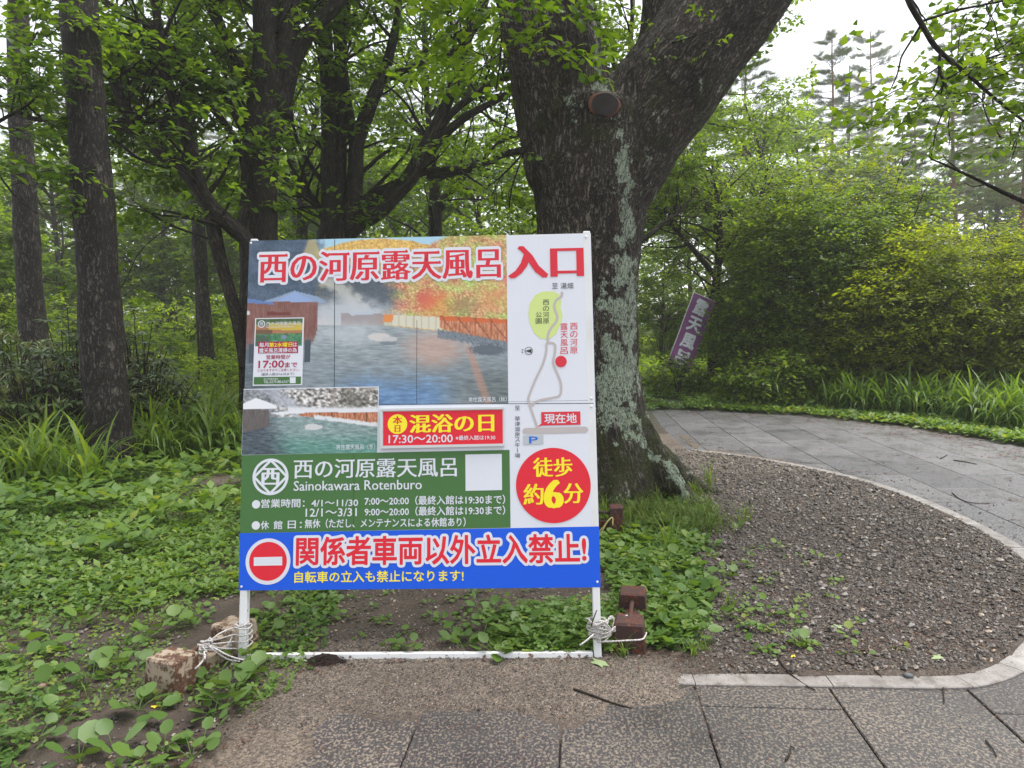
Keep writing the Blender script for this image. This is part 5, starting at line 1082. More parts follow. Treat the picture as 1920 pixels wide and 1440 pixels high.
# ================================================================== GROUND COVER
r = np.random.default_rng(909)
FR = lambda x, y, z=0.0: None
def to_px(P):
    rel = np.asarray(P)-CAM; dz = rel@CF; return 960+(rel@CR)/dz*FPX, 720-(rel@CU)/dz*FPX, dz
def in_view(x, y, m=120):
    u, v, d = to_px(np.stack([x, y, np.zeros(len(x))], 1)); return (d > .5)&(u > -m)&(u < 1920+m)&(v < 1440+m*2)
def soil_d(x, y): P = np.stack([x, y], 1); return poly_dist(P, PAVE)*np.where(poly_inside(P, PAVE), -1, 1)
def sample(n, x0, x1, y0, y1, dens, pw=1.0):
    """random ground points, more of them near the camera, kept with probability dens(x,y)"""
    y = y0*(y1/y0)**r.random(n) if pw else r.uniform(y0, y1, n); x = r.uniform(x0, x1, n)*1.0
    w = np.clip(y*1.0/y1, 0, 1) if not pw else 1
    k = in_view(x, y)&(r.random(n) < dens(x, y)); return x[k], y[k]
oct_V = np.array([[1, 0, 0], [0, 1, 0], [-1, 0, 0], [0, -1, 0], [0, 0, 1], [0, 0, -1], [.62, .62, .35], [-.62, -.62, .35]]); oct_V[:6] *= .95
oct_T8 = np.array([[0, 1, 4], [1, 2, 4], [2, 3, 4], [3, 0, 4], [1, 0, 5], [2, 1, 5], [3, 2, 5], [0, 3, 5]])
oct_T = np.array([[0, 6, 4], [6, 1, 4], [1, 2, 4], [2, 7, 4], [7, 3, 4], [3, 0, 4], [0, 1, 6], [2, 3, 7], [1, 0, 5], [2, 1, 5], [3, 2, 5], [0, 3, 5]])
t = NT('pebbles'); rr_ = t.attr('rnd'); sn = t.noise(t.n('NewGeometry').outputs['Position'], 200, 3)
col = t.ramp(rr_, [(0, (.024, .019, .017)), (.35, (.056, .045, .037)), (.6, (.094, .076, .062)), (.8, (.14, .12, .107)), (.92, (.20, .155, .115)), (.975, (.34, .32, .30)), (1, (.40, .27, .16))])
m_peb = t.done(t.pbr(t.mix(.35, col, t.ramp(sn, [(.3, (.4,)*3), (.7, (1.4,)*3)]), 'MULTIPLY'), .42, spec=.45))
def pebbles(name, x, y, s, flat=.6, sink=.25, lite=True):
    oV, oT = (oct_V[:6], oct_T8[:4]) if lite else (oct_V, oct_T)
    n = len(x); P = np.stack([x, y, gh(x, y)+s*flat*(.5-sink)], 1); V = MB(); k3 = r.integers(4, size=n)
    for k in range(4):
        m = k3 == k; pv = oV*np.array([1, r.uniform(.65, .95), flat])+r.normal(0, .13 if lite else .09, oV.shape)
        W, T = put(pv, oT, P[m], rotz(r.uniform(0, 6.28, m.sum()))@roty(r.normal(0, .25, m.sum())), s[m]*.5)
        V.add(W, T=T, rnd=np.repeat(r.random(m.sum())**.9, len(pv)))
    o = V.obj(name, m_peb, None, False); return props(o, kind='stuff')
isl = lambda x, y: (soil_d(x, y) > .11)*sstep(.62, 1.25, x-.3*(y-6)*(y > 6)+.25*fbm(np.stack([x*1.3, y*1.3, x*0], 1), 2))
x, y = sample(120000, .5, 3.9, 3.15, 9.2, lambda x, y: isl(x, y)*(.35+.65*sstep(9, 3.5, y))); s = np.clip(r.lognormal(math.log(.0105), .5, len(x)), .005, .045)*(1+.12*(y-3.2)); bg = s > .022; pebbles('gravel', x[~bg], y[~bg], s[~bg]); pebbles('gravel', x[bg], y[bg], s[bg], lite=False)
x, y = sample(30000, -1.4, 1.1, 3.3, 7.5, lambda x, y: (soil_d(x, y) > .05)*.55); s = np.clip(r.lognormal(math.log(.011), .4, len(x)), .006, .035); pebbles('small_stones', x, y, s)
x, y = sample(9000, -4.5, -.9, 2.3, 6.5, lambda x, y: (soil_d(x, y) > .14)*sstep(.1, .4, fbm(np.stack([x*1.1+4, y*1.1, x*0], 1), 3)+.25)); s = np.clip(r.lognormal(math.log(.016), .4, len(x)), .006, .045); pebbles('loose_stones', x, y, s, lite=False)
def sandd(x, y): d = soil_d(x, y); return np.where((d < .12)&(d > -.30), .9, .0)*(x < 1.0)*(x > -1.15)*(gh(x, y) > .001)
x, y = sample(34000, -1.2, 1.1, 2.75, 3.7, lambda x, y: np.maximum(sandd(x, y), .6*(y > 3.1)*(soil_d(x, y) > 0))); s = np.clip(r.lognormal(math.log(.0052), .38, len(x)), .003, .014); pebbles('grit', x, y, s)
x, y = sample(3500, -.8, 4, 2.4, 3.2, lambda x, y: (soil_d(x, y) < 0)*.3); s = np.clip(r.lognormal(math.log(.0045), .4, len(x)), .003, .014); pebbles('grit_on_paving', x, y, s)
x, y = sample(20000, 1.2, 6.5, 4.2, 14, lambda x, y: (soil_d(x, y) < 0)*np.exp(soil_d(x, y)/.35)*.7); s = np.clip(r.lognormal(math.log(.010), .5, len(x)), .005, .03); pebbles('grit_along_kerb', x, y, s)
# litter: reddish needles and bits of twig
t = NT('needle_litter'); m_lit = t.done(t.pbr(t.ramp(t.attr('rnd'), [(0, (.035, .015, .010)), (.6, (.10, .035, .02)), (1, (.17, .07, .035))]), .7))
def litter(name, x, y, L, w=.0016, sp=.8):
    n = len(x); V = np.array([[-.5, -.5, 0], [.5, -.35, 0], [.5, .35, .0], [-.5, .5, 0]]); 
    a = r.uniform(0, 6.28, n); lr = L*r.uniform(.4, 1.3, n); z = gh(x, y)+.004+r.random(n)*.006; c, s = np.cos(a), np.sin(a); B = V[None]*np.stack([lr, np.full(n, w*2)*r.uniform(.6, 1.5, n), lr*0], 1)[:, None]
    W = np.stack([B[..., 0]*c[:, None]-B[..., 1]*s[:, None]+x[:, None], B[..., 0]*s[:, None]+B[..., 1]*c[:, None]+y[:, None], z[:, None]+(B[..., 0])*r.normal(0, .12, n)[:, None]], -1)
    o = MB().add(W.reshape(-1, 3), Q=np.arange(n*4).reshape(-1, 4), rnd=np.repeat(r.random(n), 4)).obj(name, m_lit, None, False); return props(o, kind='stuff')
cl = lambda x, y, k, th: sstep(th, th+.25, fbm(np.stack([x*1.6+k, y*2.2, x*0], 1), 3))
x, y = sample(60000, -5, 4, 2.3, 9, lambda x, y: (soil_d(x, y) > .02)*(.08+.9*cl(x, y, 5, .08))*.8); litter('needle_litter', x, y, .035)
x, y = sample(9000, 1, 8, 4.5, 13.5, lambda x, y: (soil_d(x, y) < 0)*.35); litter('path_crumbs', x, y, .022, .004)
x, y = sample(34000, 1, 8, 5, 13.5, lambda x, y: (soil_d(x, y) < 0)*(np.exp(-poly_dist(np.stack([x, y], 1), PAVE[21:27], False)/.38)*(.35+cl(x, y, 1, -.1))+.16*cl(x, y, 8, .1))); litter('needle_drift', x, y, .08, .005)
x, y = sample(2500, -.8, 4, 2.4, 3.2, lambda x, y: (soil_d(x, y) < 0)*(.12+.5*cl(x, y, 30, .15))); litter('paving_litter', x, y, .03, .0012)

# ---- small plants
def rosette(nl, L, W, kind, seed, tilt=(-.75, .25), stem=.4):
    """leaves on short stalks rising from one point"""
    rr = np.random.default_rng(seed); V = []; T = []; S = []
    if kind == 'lite': base = np.array([[0, 0, 0], [.35, .5, .05], [.82, .38, .02], [1, 0, -.04], [.82, -.38, .02], [.35, -.5, .05]]); ft = [[0, 3, 1], [1, 3, 2], [0, 5, 3], [5, 4, 3]]
    elif kind == 'round': base = np.array([[0, 0, 0], [.18, .40, .03], [.55, .52, .05], [.88, .30, .01], [1, 0, -.05], [.88, -.30, .01], [.55, -.52, .05], [.18, -.40, .03], [.3, 0, -.03], [.7, 0, -.035]]); ft = [[0, 8, 1], [1, 8, 2], [8, 9, 2], [2, 9, 3], [3, 9, 4], [4, 9, 5], [5, 9, 6], [6, 9, 8], [6, 8, 7], [7, 8, 0]]
    elif kind == 'tri': 
        b = []; ft = []
        for k, a in enumerate((-1.15, 0, 1.15)):
            ca, sa = math.cos(a), math.sin(a); q = np.array([[0, 0, 0], [.55, .30, .02], [1, .16, 0], [.92, 0, -.01], [1, -.16, 0], [.55, -.30, .02]]); q2 = np.stack([q[:, 0]*ca-q[:, 1]*sa, q[:, 0]*sa+q[:, 1]*ca, q[:, 2]], 1)*.6; o = len(b)*1
            i0 = sum(len(z) for z in b); b.append(q2); ft += [[i0, i0+5, i0+1], [i0+1, i0+5, i0+3], [i0+1, i0+3, i0+2], [i0+5, i0+4, i0+3]]
        base = np.concatenate(b)+np.array([.4, 0, 0]); 
    else: base, ft = leaf_v(1, 1, 'q'); base = base.copy()
    base = base*np.array([L, W if kind != 'tri' else L, L]); ft = np.array(ft); leaves = []
    for k in range(nl):
        a = k*2.4+rr.normal(0, .3); ti = rr.uniform(*tilt); s = rr.uniform(.6, 1.1); st = stem*L*rr.uniform(.5, 1.3); up = rr.uniform(.25, .9)
        off = np.array([math.cos(a)*st*math.cos(up), math.sin(a)*st*math.cos(up), st*math.sin(up)+.004]); R = rotz(np.array([a]))@roty(np.array([ti]))@rotx(rr.normal(0, .3, 1))
        lv = np.einsum('ij,vj->vi', R[0], base)*s+off; V.append(lv); T.append(ft+k*len(base)); leaves.append((lv, ft, off))
    return np.concatenate(V), np.concatenate(T), leaves, len(base)
def carpet(name, x, y, protos, sc, mat, lift=0.0, tint=0.0, stalk=0):
    n = len(x); P = np.stack([x, y, gh(x, y)+lift], 1); idx = r.integers(len(protos), size=n); mb = MB()
    for k, (V, T, _, nb) in enumerate(protos):
        m = idx == k
        if not m.any(): continue
        W, TT = put(V, T, P[m], rotz(r.uniform(0, 6.28, m.sum()))@rotx(r.normal(0, .12, m.sum())), sc[m]); nl = len(V)//nb
        rn = np.clip(r.normal(.45, .18, m.sum())[:, None]+r.normal(0, .14, (m.sum(), nl))+tint, 0, 1); mb.add(W, T=TT, rnd=np.repeat(rn.ravel(), nb))
    o = mb.obj(name, mat, None, True); return props(o, kind='stuff')
PR_R = [rosette(n_, .055, .052, 'lite', 600+i, stem=.7) for i, n_ in enumerate((3, 4, 5, 4, 6))]
PR_T = [rosette(n_, .045, .045, 'tri', 620+i, (-.5, .3), 1.0) for i, n_ in enumerate((4, 5, 6))]
PR_Q = [rosette(n_, .05, .028, 'q', 640+i, (-.9, .2), .5) for i, n_ in enumerate((5, 7, 9))]
fb = lambda x, y, s, k: fbm(np.stack([x*s+k, y*s+k*2, x*0+k], 1), 3)
def leftcov(x, y):
    d = soil_d(x, y); edge = -.98-.10*(y-3.2)-.12*fb(x, y, 1.5, 2); m = (x < edge)*sstep(.03, .12, d)
    bare = sstep(.12, .32, fb(x, y, .9, 7))*(y < 4.2)+.85*np.exp(-(((x+1.75)/.45)**2+((y-5.7)/1.5)**2))+.6*np.exp(-(((x+2.2)/.5)**2+((y-3.75)/.35)**2))+.9*np.exp(-(((x+3.2)/.42)**2+((y-7.6)/1.1)**2)); return m*np.clip(1-bare, 0, 1)
x, y = sample(22000, -8, -.6, 2.3, 10.5, lambda x, y: leftcov(x, y)*(.20+.4*sstep(3, 5, y))*(.4+1.2*sstep(-.2, .3, fb(x, y, 2.5, 14)))); carpet('broad_leaf_weeds', x, y, PR_R, np.clip(r.lognormal(-.5, .42, len(x)), .3, 1.7), m_weed, 0)
x, y = sample(13000, -8, -.6, 2.3, 10, lambda x, y: leftcov(x, y)*sstep(-.1, .2, fb(x, y, 1.2, 11))*.8); carpet('lobed_weeds', x, y, PR_T, r.uniform(.6, 1.3, len(x)), m_weed, .01, .1)
x, y = sample(22000, -9, -.6, 3.6, 12, lambda x, y: leftcov(x, y)*.7*sstep(3.6, 5, y)); carpet('small_weeds', x, y, PR_Q, r.uniform(.6, 1.6, len(x)), m_weed, .02)
x, y = sample(6500, -5, -.8, 2.3, 4.6, lambda x, y: leftcov(x, y)*.8); carpet('seedlings', x, y, PR_R+PR_T, r.uniform(.2, .55, len(x)), m_weed, 0, .2)
x, y = sample(2600, -8, -1.2, 5.0, 9.5, lambda x, y: leftcov(x, y)*sstep(-.1, .25, fb(x, y, .8, 21))*.8); carpet('tall_weeds', x, y, PR_Q, r.uniform(2.0, 3.8, len(x)), m_weed, .10, .05)
# weeds round the foot of the big tree and beside the gravel
def treecov(x, y):
    d = soil_d(x, y); e = (x-(.62+.25*fb(x, y, 2, 3)))/1.0; right = 1.55-.28*np.abs(y-5.9)*(y < 5.9)-.5*np.maximum(y-6.2, 0)+.25*fb(x, y, 2.2, 5)
    return (x > .62)*(x < right)*(y > 3.42)*(y < 7)*sstep(.2, .35, d)
x, y = sample(9000, .3, 2.4, 3.3, 7, lambda x, y: treecov(x, y)*.75); carpet('weeds_by_tree', x, y, PR_R, np.clip(r.lognormal(-.3, .35, len(x)), .4, 1.5), m_weed)
x, y = sample(9000, .3, 2.4, 3.3, 7, lambda x, y: treecov(x, y)*sstep(-.1, .2, fb(x, y, 2, 9))*.9); carpet('lobed_weeds_by_tree', x, y, PR_T, r.uniform(.6, 1.4, len(x)), m_weed, .01, .12)
x, y = sample(380, 1.0, 2.6, 3.3, 5, lambda x, y: (isl(x, y) > .2)*np.exp(-((x-1.3)/.5)**2)*.5); carpet('sparse_gravel_weeds', x, y, PR_R, r.uniform(.35, .9, len(x)), m_weed, 0, .15)
x, y = sample(5000, -.6, .62, 3.42, 4.3, lambda x, y: sstep(-.25, .25, x+.4*fb(x, y, 2, 4))*sstep(4.0, 3.75, y)*.8); carpet('weeds_under_sign', x, y, PR_T, r.uniform(.6, 1.3, len(x)), m_weed, .01, .05)
x, y = sample(1500, -1.3, .6, 3.45, 5.6, lambda x, y: .08+.5*(x < -1.05)); carpet('seedlings_under_sign', x, y, PR_R, r.uniform(.3, .8, len(x)), m_weed, 0, .0)
# verge behind the far path
def verge(x, y): P = np.stack([x, y], 1); d = poly_dist(P, PAVE[19:]); ins = poly_inside(P, PAVE); return (~ins)*(x > 2.3)*((y > np.interp(x, [2.7, 3.9, 5.1, 5.97, 6.4, 6.7], [13.9, 13.3, 12.5, 11.1, 9.7, 8.4])-.35)|(x > 6.5))*(y > 8.4)
x, y = sample(24000, 2.5, 14, 8.4, 18, lambda x, y: verge(x, y)*(soil_d(x, y) > .02)*.9*(1-np.exp(-(((x-3.2)/.7)**2+((y-14.6)/.7)**2)))); carpet('verge_weeds', x, y, PR_Q, r.uniform(1.3, 2.8, len(x)), m_weed, .02, .12)
x, y = sample(9000, -18, 3, 10.5, 32, lambda x, y: np.where((x > 1.2)&(y < 17), 0, .8)); carpet('woodland_herbs', x, y, PR_Q, r.uniform(4, 8, len(x)), m_under, .08, .05)
x, y = sample(6000, 3, 22, 16, 40, lambda x, y: verge(x, y)*.8); carpet('woodland_herbs', x, y, PR_Q, r.uniform(3, 6, len(x)), m_under, .08, .05)
# ---- blades and grass
def blade(L, W, bend, seg=5):
    t_ = np.linspace(0, 1, seg+1); ang = math.pi/2-.15-bend*t_**1.5; dx = np.cos(ang)*L/seg; dz = np.sin(ang)*L/seg; X = np.r_[0, np.cumsum(dx[:-1])]; Zz = np.r_[0, np.cumsum(dz[:-1])]; w = W*np.array([.6, .95, 1, .85, .5, .02][:seg+1])/2
    V = np.concatenate([np.stack([X, w, Zz], 1), np.stack([X, -w, Zz], 1)]); Q = np.array([[i, i+1, i+seg+2, i+seg+1] for i in range(seg)]); return V, Q
def clumps(name, x, y, nb, L, W, bend, spread, mat, tint=0.0):
    n = len(x)*nb; cx = np.repeat(x, nb)+r.normal(0, spread, n); cy = np.repeat(y, nb)+r.normal(0, spread, n); P = np.stack([cx, cy, gh(cx, cy)-.01], 1); ls = np.repeat(r.uniform(.7, 1.15, len(x)), nb)*r.uniform(.5, 1.15, n); mb = MB(); kk = r.integers(5, size=n)
    for k in range(5):
        m = kk == k; V, Q = blade(L, W, bend*(.45+.3*k)); W_, QQ = put(V, Q, P[m], rotz(r.uniform(0, 6.28, m.sum()))@roty(r.normal(0.05, .16, m.sum())), ls[m]); mb.add(W_, Q=QQ, rnd=np.clip(np.repeat(r.normal(.5, .2, m.sum())+tint, len(V)), 0, 1))
    o = mb.obj(name, mat, None, True); return props(o, kind='stuff')
edge_y = lambda x: np.interp(x, [2.7, 3.9, 5.1, 5.97, 6.4, 6.6], [13.9, 13.3, 12.5, 11.1, 9.7, 8.5])
gx_ = []; 
for k in range(190):
    t_ = r.random(); px_ = r.uniform(1425, 1960); 
    d_ = r.uniform(0, 1)**1.2*2.0+np.interp(px_, [1425, 1500, 1675, 1835, 1960], [13.3, 13.0, 11.6, 10.3, 9.3])+.35; q = at(px_, 700, d_); gx_.append((q[0], q[1]))
gx_ = np.array(gx_); clumps('tall_blade_grass', gx_[:, 0], gx_[:, 1], 26, .85, .036, 2.5, .08, m_blade, -.1)
q = np.array([at(px_, 700, d_)[:2] for px_, d_ in zip(r.uniform(250, 465, 95), r.uniform(8.7, 12.2, 95))]); clumps('tall_blade_grass', q[:, 0], q[:, 1], 16, 1.0, .036, 2.4, .07, m_blade, .1)
q = np.array([at(px_, 700, d_)[:2] for px_, d_ in zip(r.uniform(-60, 165, 60), r.uniform(7.2, 9.2, 60))]); clumps('tall_blade_grass', q[:, 0], q[:, 1], 16, .95, .034, 2.3, .07, m_blade, .1)
q = np.array([at(px_, 700, d_)[:2] for px_, d_ in zip(r.uniform(250, 470, 70), r.uniform(12, 17, 70))]); clumps('woodland_grass', q[:, 0], q[:, 1], 40, .6, .016, 1.8, .22, m_grass, .05)
x, y = sample(1400, .6, 1.7, 5.3, 6.3, lambda x, y: np.exp(-((x-1.15)/.5)**2)*.5); clumps('grass_at_tree_foot', x, y, 8, .22, .005, 2.2, .02, m_grass)
q = np.array([gp(1265, 1010)[:2], gp(1250, 1040)[:2], gp(1300, 950)[:2], gp(1140, 1000)[:2], gp(1330, 930)[:2], gp(1395, 985)[:2]]); clumps('grass_tuft', q[:, 0], q[:, 1], 26, .30, .008, 1.7, .025, m_blade, .1)
q = np.array([gp(1165, 1232)[:2]+[0, -.02], gp(1300, 1235)[:2], gp(1318, 1225)[:2], gp(1370, 1140)[:2]]); clumps('grass_tuft', q[:, 0], q[:, 1], 20, .20, .006, 2.3, .012, m_blade, .05)
x, y = sample(500, -5, -1.1, 2.5, 6, lambda x, y: leftcov(x, y)*.5); clumps('grass_wisps', x, y, 7, .13, .0035, 2.0, .012, m_grass)

# ---- plantains one can pick out: each plant a thing, each leaf a part
PL = [rosette(n_, .085, .072, 'round', 700+i, (-.85, .15), .75) for i, n_ in enumerate((5, 6, 7, 4))]
PLM = []
for V, T, leaves, nb in PL:
    ms = []
    for lv, ft, off in leaves:
        st_v, _, st_q, _ = tube([(0, 0, -.01), off*.5, off], [.0028, .0022, .002], 4, False); mb = MB(); mb.add(lv, T=ft, rnd=r.uniform(.3, .8)); mb.add(st_v, Q=st_q, rnd=np.full(len(st_v), .8)); ms.append(mb.mesh('leaf', m_plant))
    PLM.append(ms)
def plantain(px, py, s, label, group):
    p = gp(px, py)[:2]; z = gh(*p)[0]; root = empty('plantain_plant', (p[0], p[1], z), label=label, cat='plant', group=group); root.rotation_euler = (r.normal(0, .06), r.normal(0, .06), r.uniform(0, 6.28)); root.scale = (s,)*3
    for m in PLM[r.integers(4)]: link('leaf', m, root)
for px, py, s in [(868, 1218, .95), (905, 1205, 1.15), (930, 1232, .9), (975, 1200, 1.25), (1010, 1215, .9), (850, 1205, .8), (760, 1225, .8), (735, 1222, .6), (1045, 1200, .85), (880, 1175, .8), (925, 1160, .9), (1000, 1170, .85), (1060, 1175, .8), (1085, 1150, .8), (895, 1140, .7), (945, 1235, .75)]:
    plantain(px, py, s, 'broad leaved plantain growing behind the bottom rail of the sign', 'plantains behind the bottom rail')
for px, py, s in [(440, 1305, 1.35), (425, 1335, 1.1), (478, 1275, .95), (400, 1350, .8), (490, 1200, 1.0), (500, 1165, .9), (470, 1240, .7), (520, 1140, .8)]:
    plantain(px, py, s, 'lush plantain beside the left leg of the sign', 'plantains by the left sign leg')
for px, py in [(250, 1330), (175, 1280), (210, 1410), (120, 1350), (300, 1420), (360, 1425), (60, 1400), (40, 1260), (270, 1200), (150, 1180), (330, 1180), (210, 1110), (90, 1200), (380, 1400), (230, 1260), (140, 1430), (300, 1345), (20, 1330), (250, 990), (350, 960), (290, 1040), (390, 1010), (60, 1100), (170, 1040), (330, 1090), (400, 1110)]:
    plantain(px+r.uniform(-12, 12), py+r.uniform(-8, 8), r.uniform(.7, 1.15), 'plantain in the weedy ground left of the sign', 'plantains left of the sign')
for px, py in [(1245, 1140), (1290, 1170), (1330, 1120), (1310, 1205), (1350, 1160), (1280, 1225), (1400, 1180), (1370, 1085), (1260, 1190), (1500, 1215), (1440, 1160), (1340, 1030), (1385, 1000)]:
    plantain(px, py, r.uniform(.6, .95), 'small plantain at the gravel edge right of the sign', 'plantains beside the gravel')

# ================================================================== SMALL THINGS
def rust_mat(name, paint, a, b, th):
    t = NT(name); oc = t.n('TexCoord').outputs['Object']; n_ = t.noise(oc, 14, 7, .72); n2 = t.noise(oc, 60, 5, .7)
    rc = t.ramp(n2, [(.3, tuple(np.array(a)*.5)), (.5, a), (.75, b)]); col = t.mix(t.ramp(t.math('ADD', n_, t.math('MULTIPLY', n2, .35)), [(th, (0,)*3), (th+.07, (1,)*3)]), paint, rc)
    return t.done(t.pbr(col, .7, t.bump(n2, .5, .003), spec=.3))
m_rw = rust_mat('worn_white_rusty_iron', (.36, .29, .215), (.085, .042, .026), (.20, .105, .06), .63); m_rb = rust_mat('dark_maroon_iron', (.055, .030, .027), (.085, .026, .017), (.26, .085, .04), .66)
def weight(name, label, p0, p1, bx, bz, blen, mat, web=.05):
    """dumb-bell shaped iron weight: two blocks joined by a low web, round handle above"""
    p0, p1 = np.array(p0, float), np.array(p1, float); L = np.linalg.norm(p1-p0); yaw = math.atan2(p1[1]-p0[1], p1[0]-p0[0]); root = empty(name, (p0[0], p0[1], gh(*p0)[0]-.006), label=label, cat='weight'); root.rotation_euler = (0, 0, yaw)
    for sx in (0, 1):
        V, T, Q = bevel_box(blen/2, bx/2, bz/2, .008); V = V.copy(); tz = (V[:, 2]+bz/2)/bz; V[:, 1] *= 1-.16*tz; V[:, 0] *= 1-.08*tz; V[:, 2] += bz/2; V[:, 0] += blen/2 if sx == 0 else L-blen/2; V += r.normal(0, .0012, V.shape); MB().add(V, T, Q).obj('block', mat, root, False)
    V, T, Q = bevel_box((L-2*blen)/2+.004, web/2*1.6, bz*.22, .006); V = V+np.array([L/2, 0, bz*.22+.004]); MB().add(V, T, Q).obj('web', mat, root, False)
    P, R = smooth_path([(blen-.01, 0, bz*.70), (L/2, 0, bz*.80), (L-blen+.01, 0, bz*.70)], [.012]*3, .03); V, T, Q, _ = tube(P, R, 10); MB().add(V, T, Q).obj('handle', mat, root, True); return root
weight('iron_weight', 'rusty iron weight with worn white paint tied to the left sign leg', (-1.60, 3.06), (-1.40, 3.56), .20, .155, .155, m_rw)
weight('iron_weight', 'dark maroon iron weight roped to the right sign leg', (.545, 3.36), (.66, 3.90), .165, .150, .15, m_rb)
weight('iron_weight', 'dark iron weight behind the sign at the mossy tree foot', (.84, 5.40), (.30, 5.46), .16, .20, .11, m_rb)
t = NT('white_rope'); oc = t.n('TexCoord').outputs['Object']; m_rope = t.done(t.pbr(t.ramp(t.noise(oc, 220, 3), [(.35, (.22, .20, .19)), (.55, (.60, .57, .55)), (.8, (.74, .72, .70))]), .8, t.bump(t.noise(oc, 260, 2), .8, .003)))
t = NT('yellow_cord'); m_ycord = t.done(t.pbr((.45, .38, .16), .8))
def leg_pt(u, v): return np.array(S_BASIS@Vector((u, v, 0)))
def rope(name, label, loops, mat, rad=.0042):
    mb = MB()
    for P in loops: P2, R2 = smooth_path(np.array(P), np.full(len(P), rad), .012); V, T, Q, _ = tube(P2, R2, 6); mb.add(V, T, Q)
    o = mb.obj(name, mat, None, True); return props(o, label=label, cat='rope')
def around(c, ax, ay, n=12, turns=1.0, ph=0, jit=.004, dz=0.0, rx=.034, ry=.04): 
    a = np.linspace(0, 2*np.pi*turns, int(n*turns)+1)+ph; return [c+ax*math.cos(q)*(rx+r.normal(0, jit))+ay*math.sin(q)*(ry+r.normal(0, jit))+np.array([0, 0, dz*k/len(a)+r.normal(0, jit)]) for k, q in enumerate(a)]
l0 = leg_pt(.022, .125); L = []
lx, ly = np.array([1, 0, 0.]), np.array([0, 1., 0])
bk_ = at(388, 1207, 3.36); h0 = at(375, 1212, 3.30)
for k in range(4):
    z = .018*(k-1.5); a0 = l0+[0, .02, z*1.6]
    L.append([bk_+r.normal(0, .008, 3), bk_+(a0-bk_)*.35+[0, -.02, .012*(k-1)], a0+[-.03, -.03, z*.4], a0+[.0, -.045, z*.3], a0+[.034, -.02, 0], a0+[.03, .03, 0], a0+[-.03, .03, .0], bk_+(a0-bk_)*.4+[0, .02, -.03-.012*k], h0+r.normal(0, .008, 3)])
L.append([h0, h0+[.0, -.01, -.03], at(385, 1228, 3.24), at(378, 1242, 3.2), at(366, 1254, 3.17)]); L.append([h0+[.01, 0, 0], h0+[.03, 0, -.03], at(383, 1222, 3.25), at(384, 1236, 3.2)])
L.append([bk_, at(400, 1218, 3.32), at(425, 1235, 3.33), at(450, 1240, 3.34)]); L.append([bk_, at(404, 1216, 3.32), at(430, 1230, 3.33), at(458, 1238, 3.345)]); L.append(around(bk_, lx, ly, rx=.02, ry=.02, turns=2.2, dz=.02)); L.append(around(l0+[0, .02, .05], lx, ly, turns=2, dz=.02, rx=.03, ry=.033))
rope('rope', 'white rope lashing the left sign leg to the worn white weight', L, m_rope)
r0 = leg_pt(S_W-.022, .145)+np.array([0, .02, 0]); L = []; hb = at(1176, 1166, 3.56)
for k in range(5): L.append(around(r0+[0, 0, .018*(k-2)], lx, ly, turns=1.3, ph=k, dz=.012, rx=.034+.003*k, ry=.042))
for k in range(6):
    a0 = r0+[.03, -.035, .02*(k-2.5)]; m_ = (a0+hb)/2+np.array([-.01, -.02, .03-.014*k]); L.append([r0+[-.03, -.03, .014*(k-2)], a0, m_, hb+r.normal(0, .008, 3)])
L.append(around((r0+hb)/2+[-.015, -.02, 0], np.array([.5, .6, .3]), np.array([0, .3, 1.]), turns=2, rx=.05, ry=.035)); L.append(around(hb, lx, np.array([0, .4, 1.]), turns=1.5, rx=.018, ry=.022))
L.append([r0+[-.02, -.04, -.01], at(1110, 1192, 3.33), at(1097, 1203, 3.30), at(1087, 1210, 3.28)])
L.append([r0+[0, -.04, -.05], at(1140, 1203, 3.32), at(1175, 1201, 3.31), at(1203, 1199, 3.33), at(1210, 1192, 3.45), at(1212, 1186, 3.55)])
rope('rope', 'white rope knotted round the right sign leg and dark weight', L, m_rope)
rope('cord', 'thin yellow cord between sign and rear dark weight', [[at(1100, 1008, 5.3), at(1125, 1000, 5.3), at(1138, 980, 5.3), at(1148, 970, 5.35), at(1149, 985, 5.32)], [at(1105, 1012, 5.3), at(1128, 992, 5.3), at(1140, 976, 5.3), at(1145, 972, 5.32)]], m_ycord, .004)
x_ = at(1119, 1145, 3.36); V, T, Q, _ = tube(*smooth_path([at(1119, 1144, 3.34), at(1113, 1160, 3.33), at(1108, 1175, 3.33)], [.003]*3, .02), 6); props(MB().add(V, T, Q).obj('nail', b_twig, None), label='bent dark wire pin tucked in the rope on the right leg', cat='pin')
# fallen sticks
def stick(label, pts, rad=.004, name='fallen_twig', mat=None, z=.006):
    P = []
    for p in pts: g = gp(*p[:2]); g[2] = gh(g[0], g[1])[0]+z+(p[2] if len(p) > 2 else 0); P.append(g)
    P2, R2 = smooth_path(P, np.linspace(rad, rad*.55, len(P)), .03); V, T, Q, bk = tube(P2, R2, 6); o = MB().add(V, T, Q, bk=bk, moss=np.zeros(len(V))).obj(name, mat or b_twig, None); return props(o, label=label, cat='twig')
stick('thin black twig lying on the sandy paving before the sign', [(1076, 1301), (1110, 1311), (1150, 1320), (1184, 1328)], .0055)
stick('long curved reddish twig lying across the front kerb', [(1456, 1237), (1470, 1258), (1490, 1274), (1515, 1290), (1528, 1296)], .005)
stick('short twig lying on the front kerb stone', [(1640, 1264), (1654, 1274)], .004)
stick('reddish twig standing off the kerb corner on the paving', [(1768, 1289), (1770, 1319)], .004)
stick('dark curved twig on the right paving near the bottom edge', [(1848, 1391), (1862, 1408), (1868, 1422)], .004)
stick('forked yellow tipped twig on the front paving', [(1473, 1428), (1482, 1413), (1482, 1402), (1490, 1406)], .004)
stick('straight dark stick on the far slabs', [(1788, 864), (1810, 867), (1831, 871)], .007)
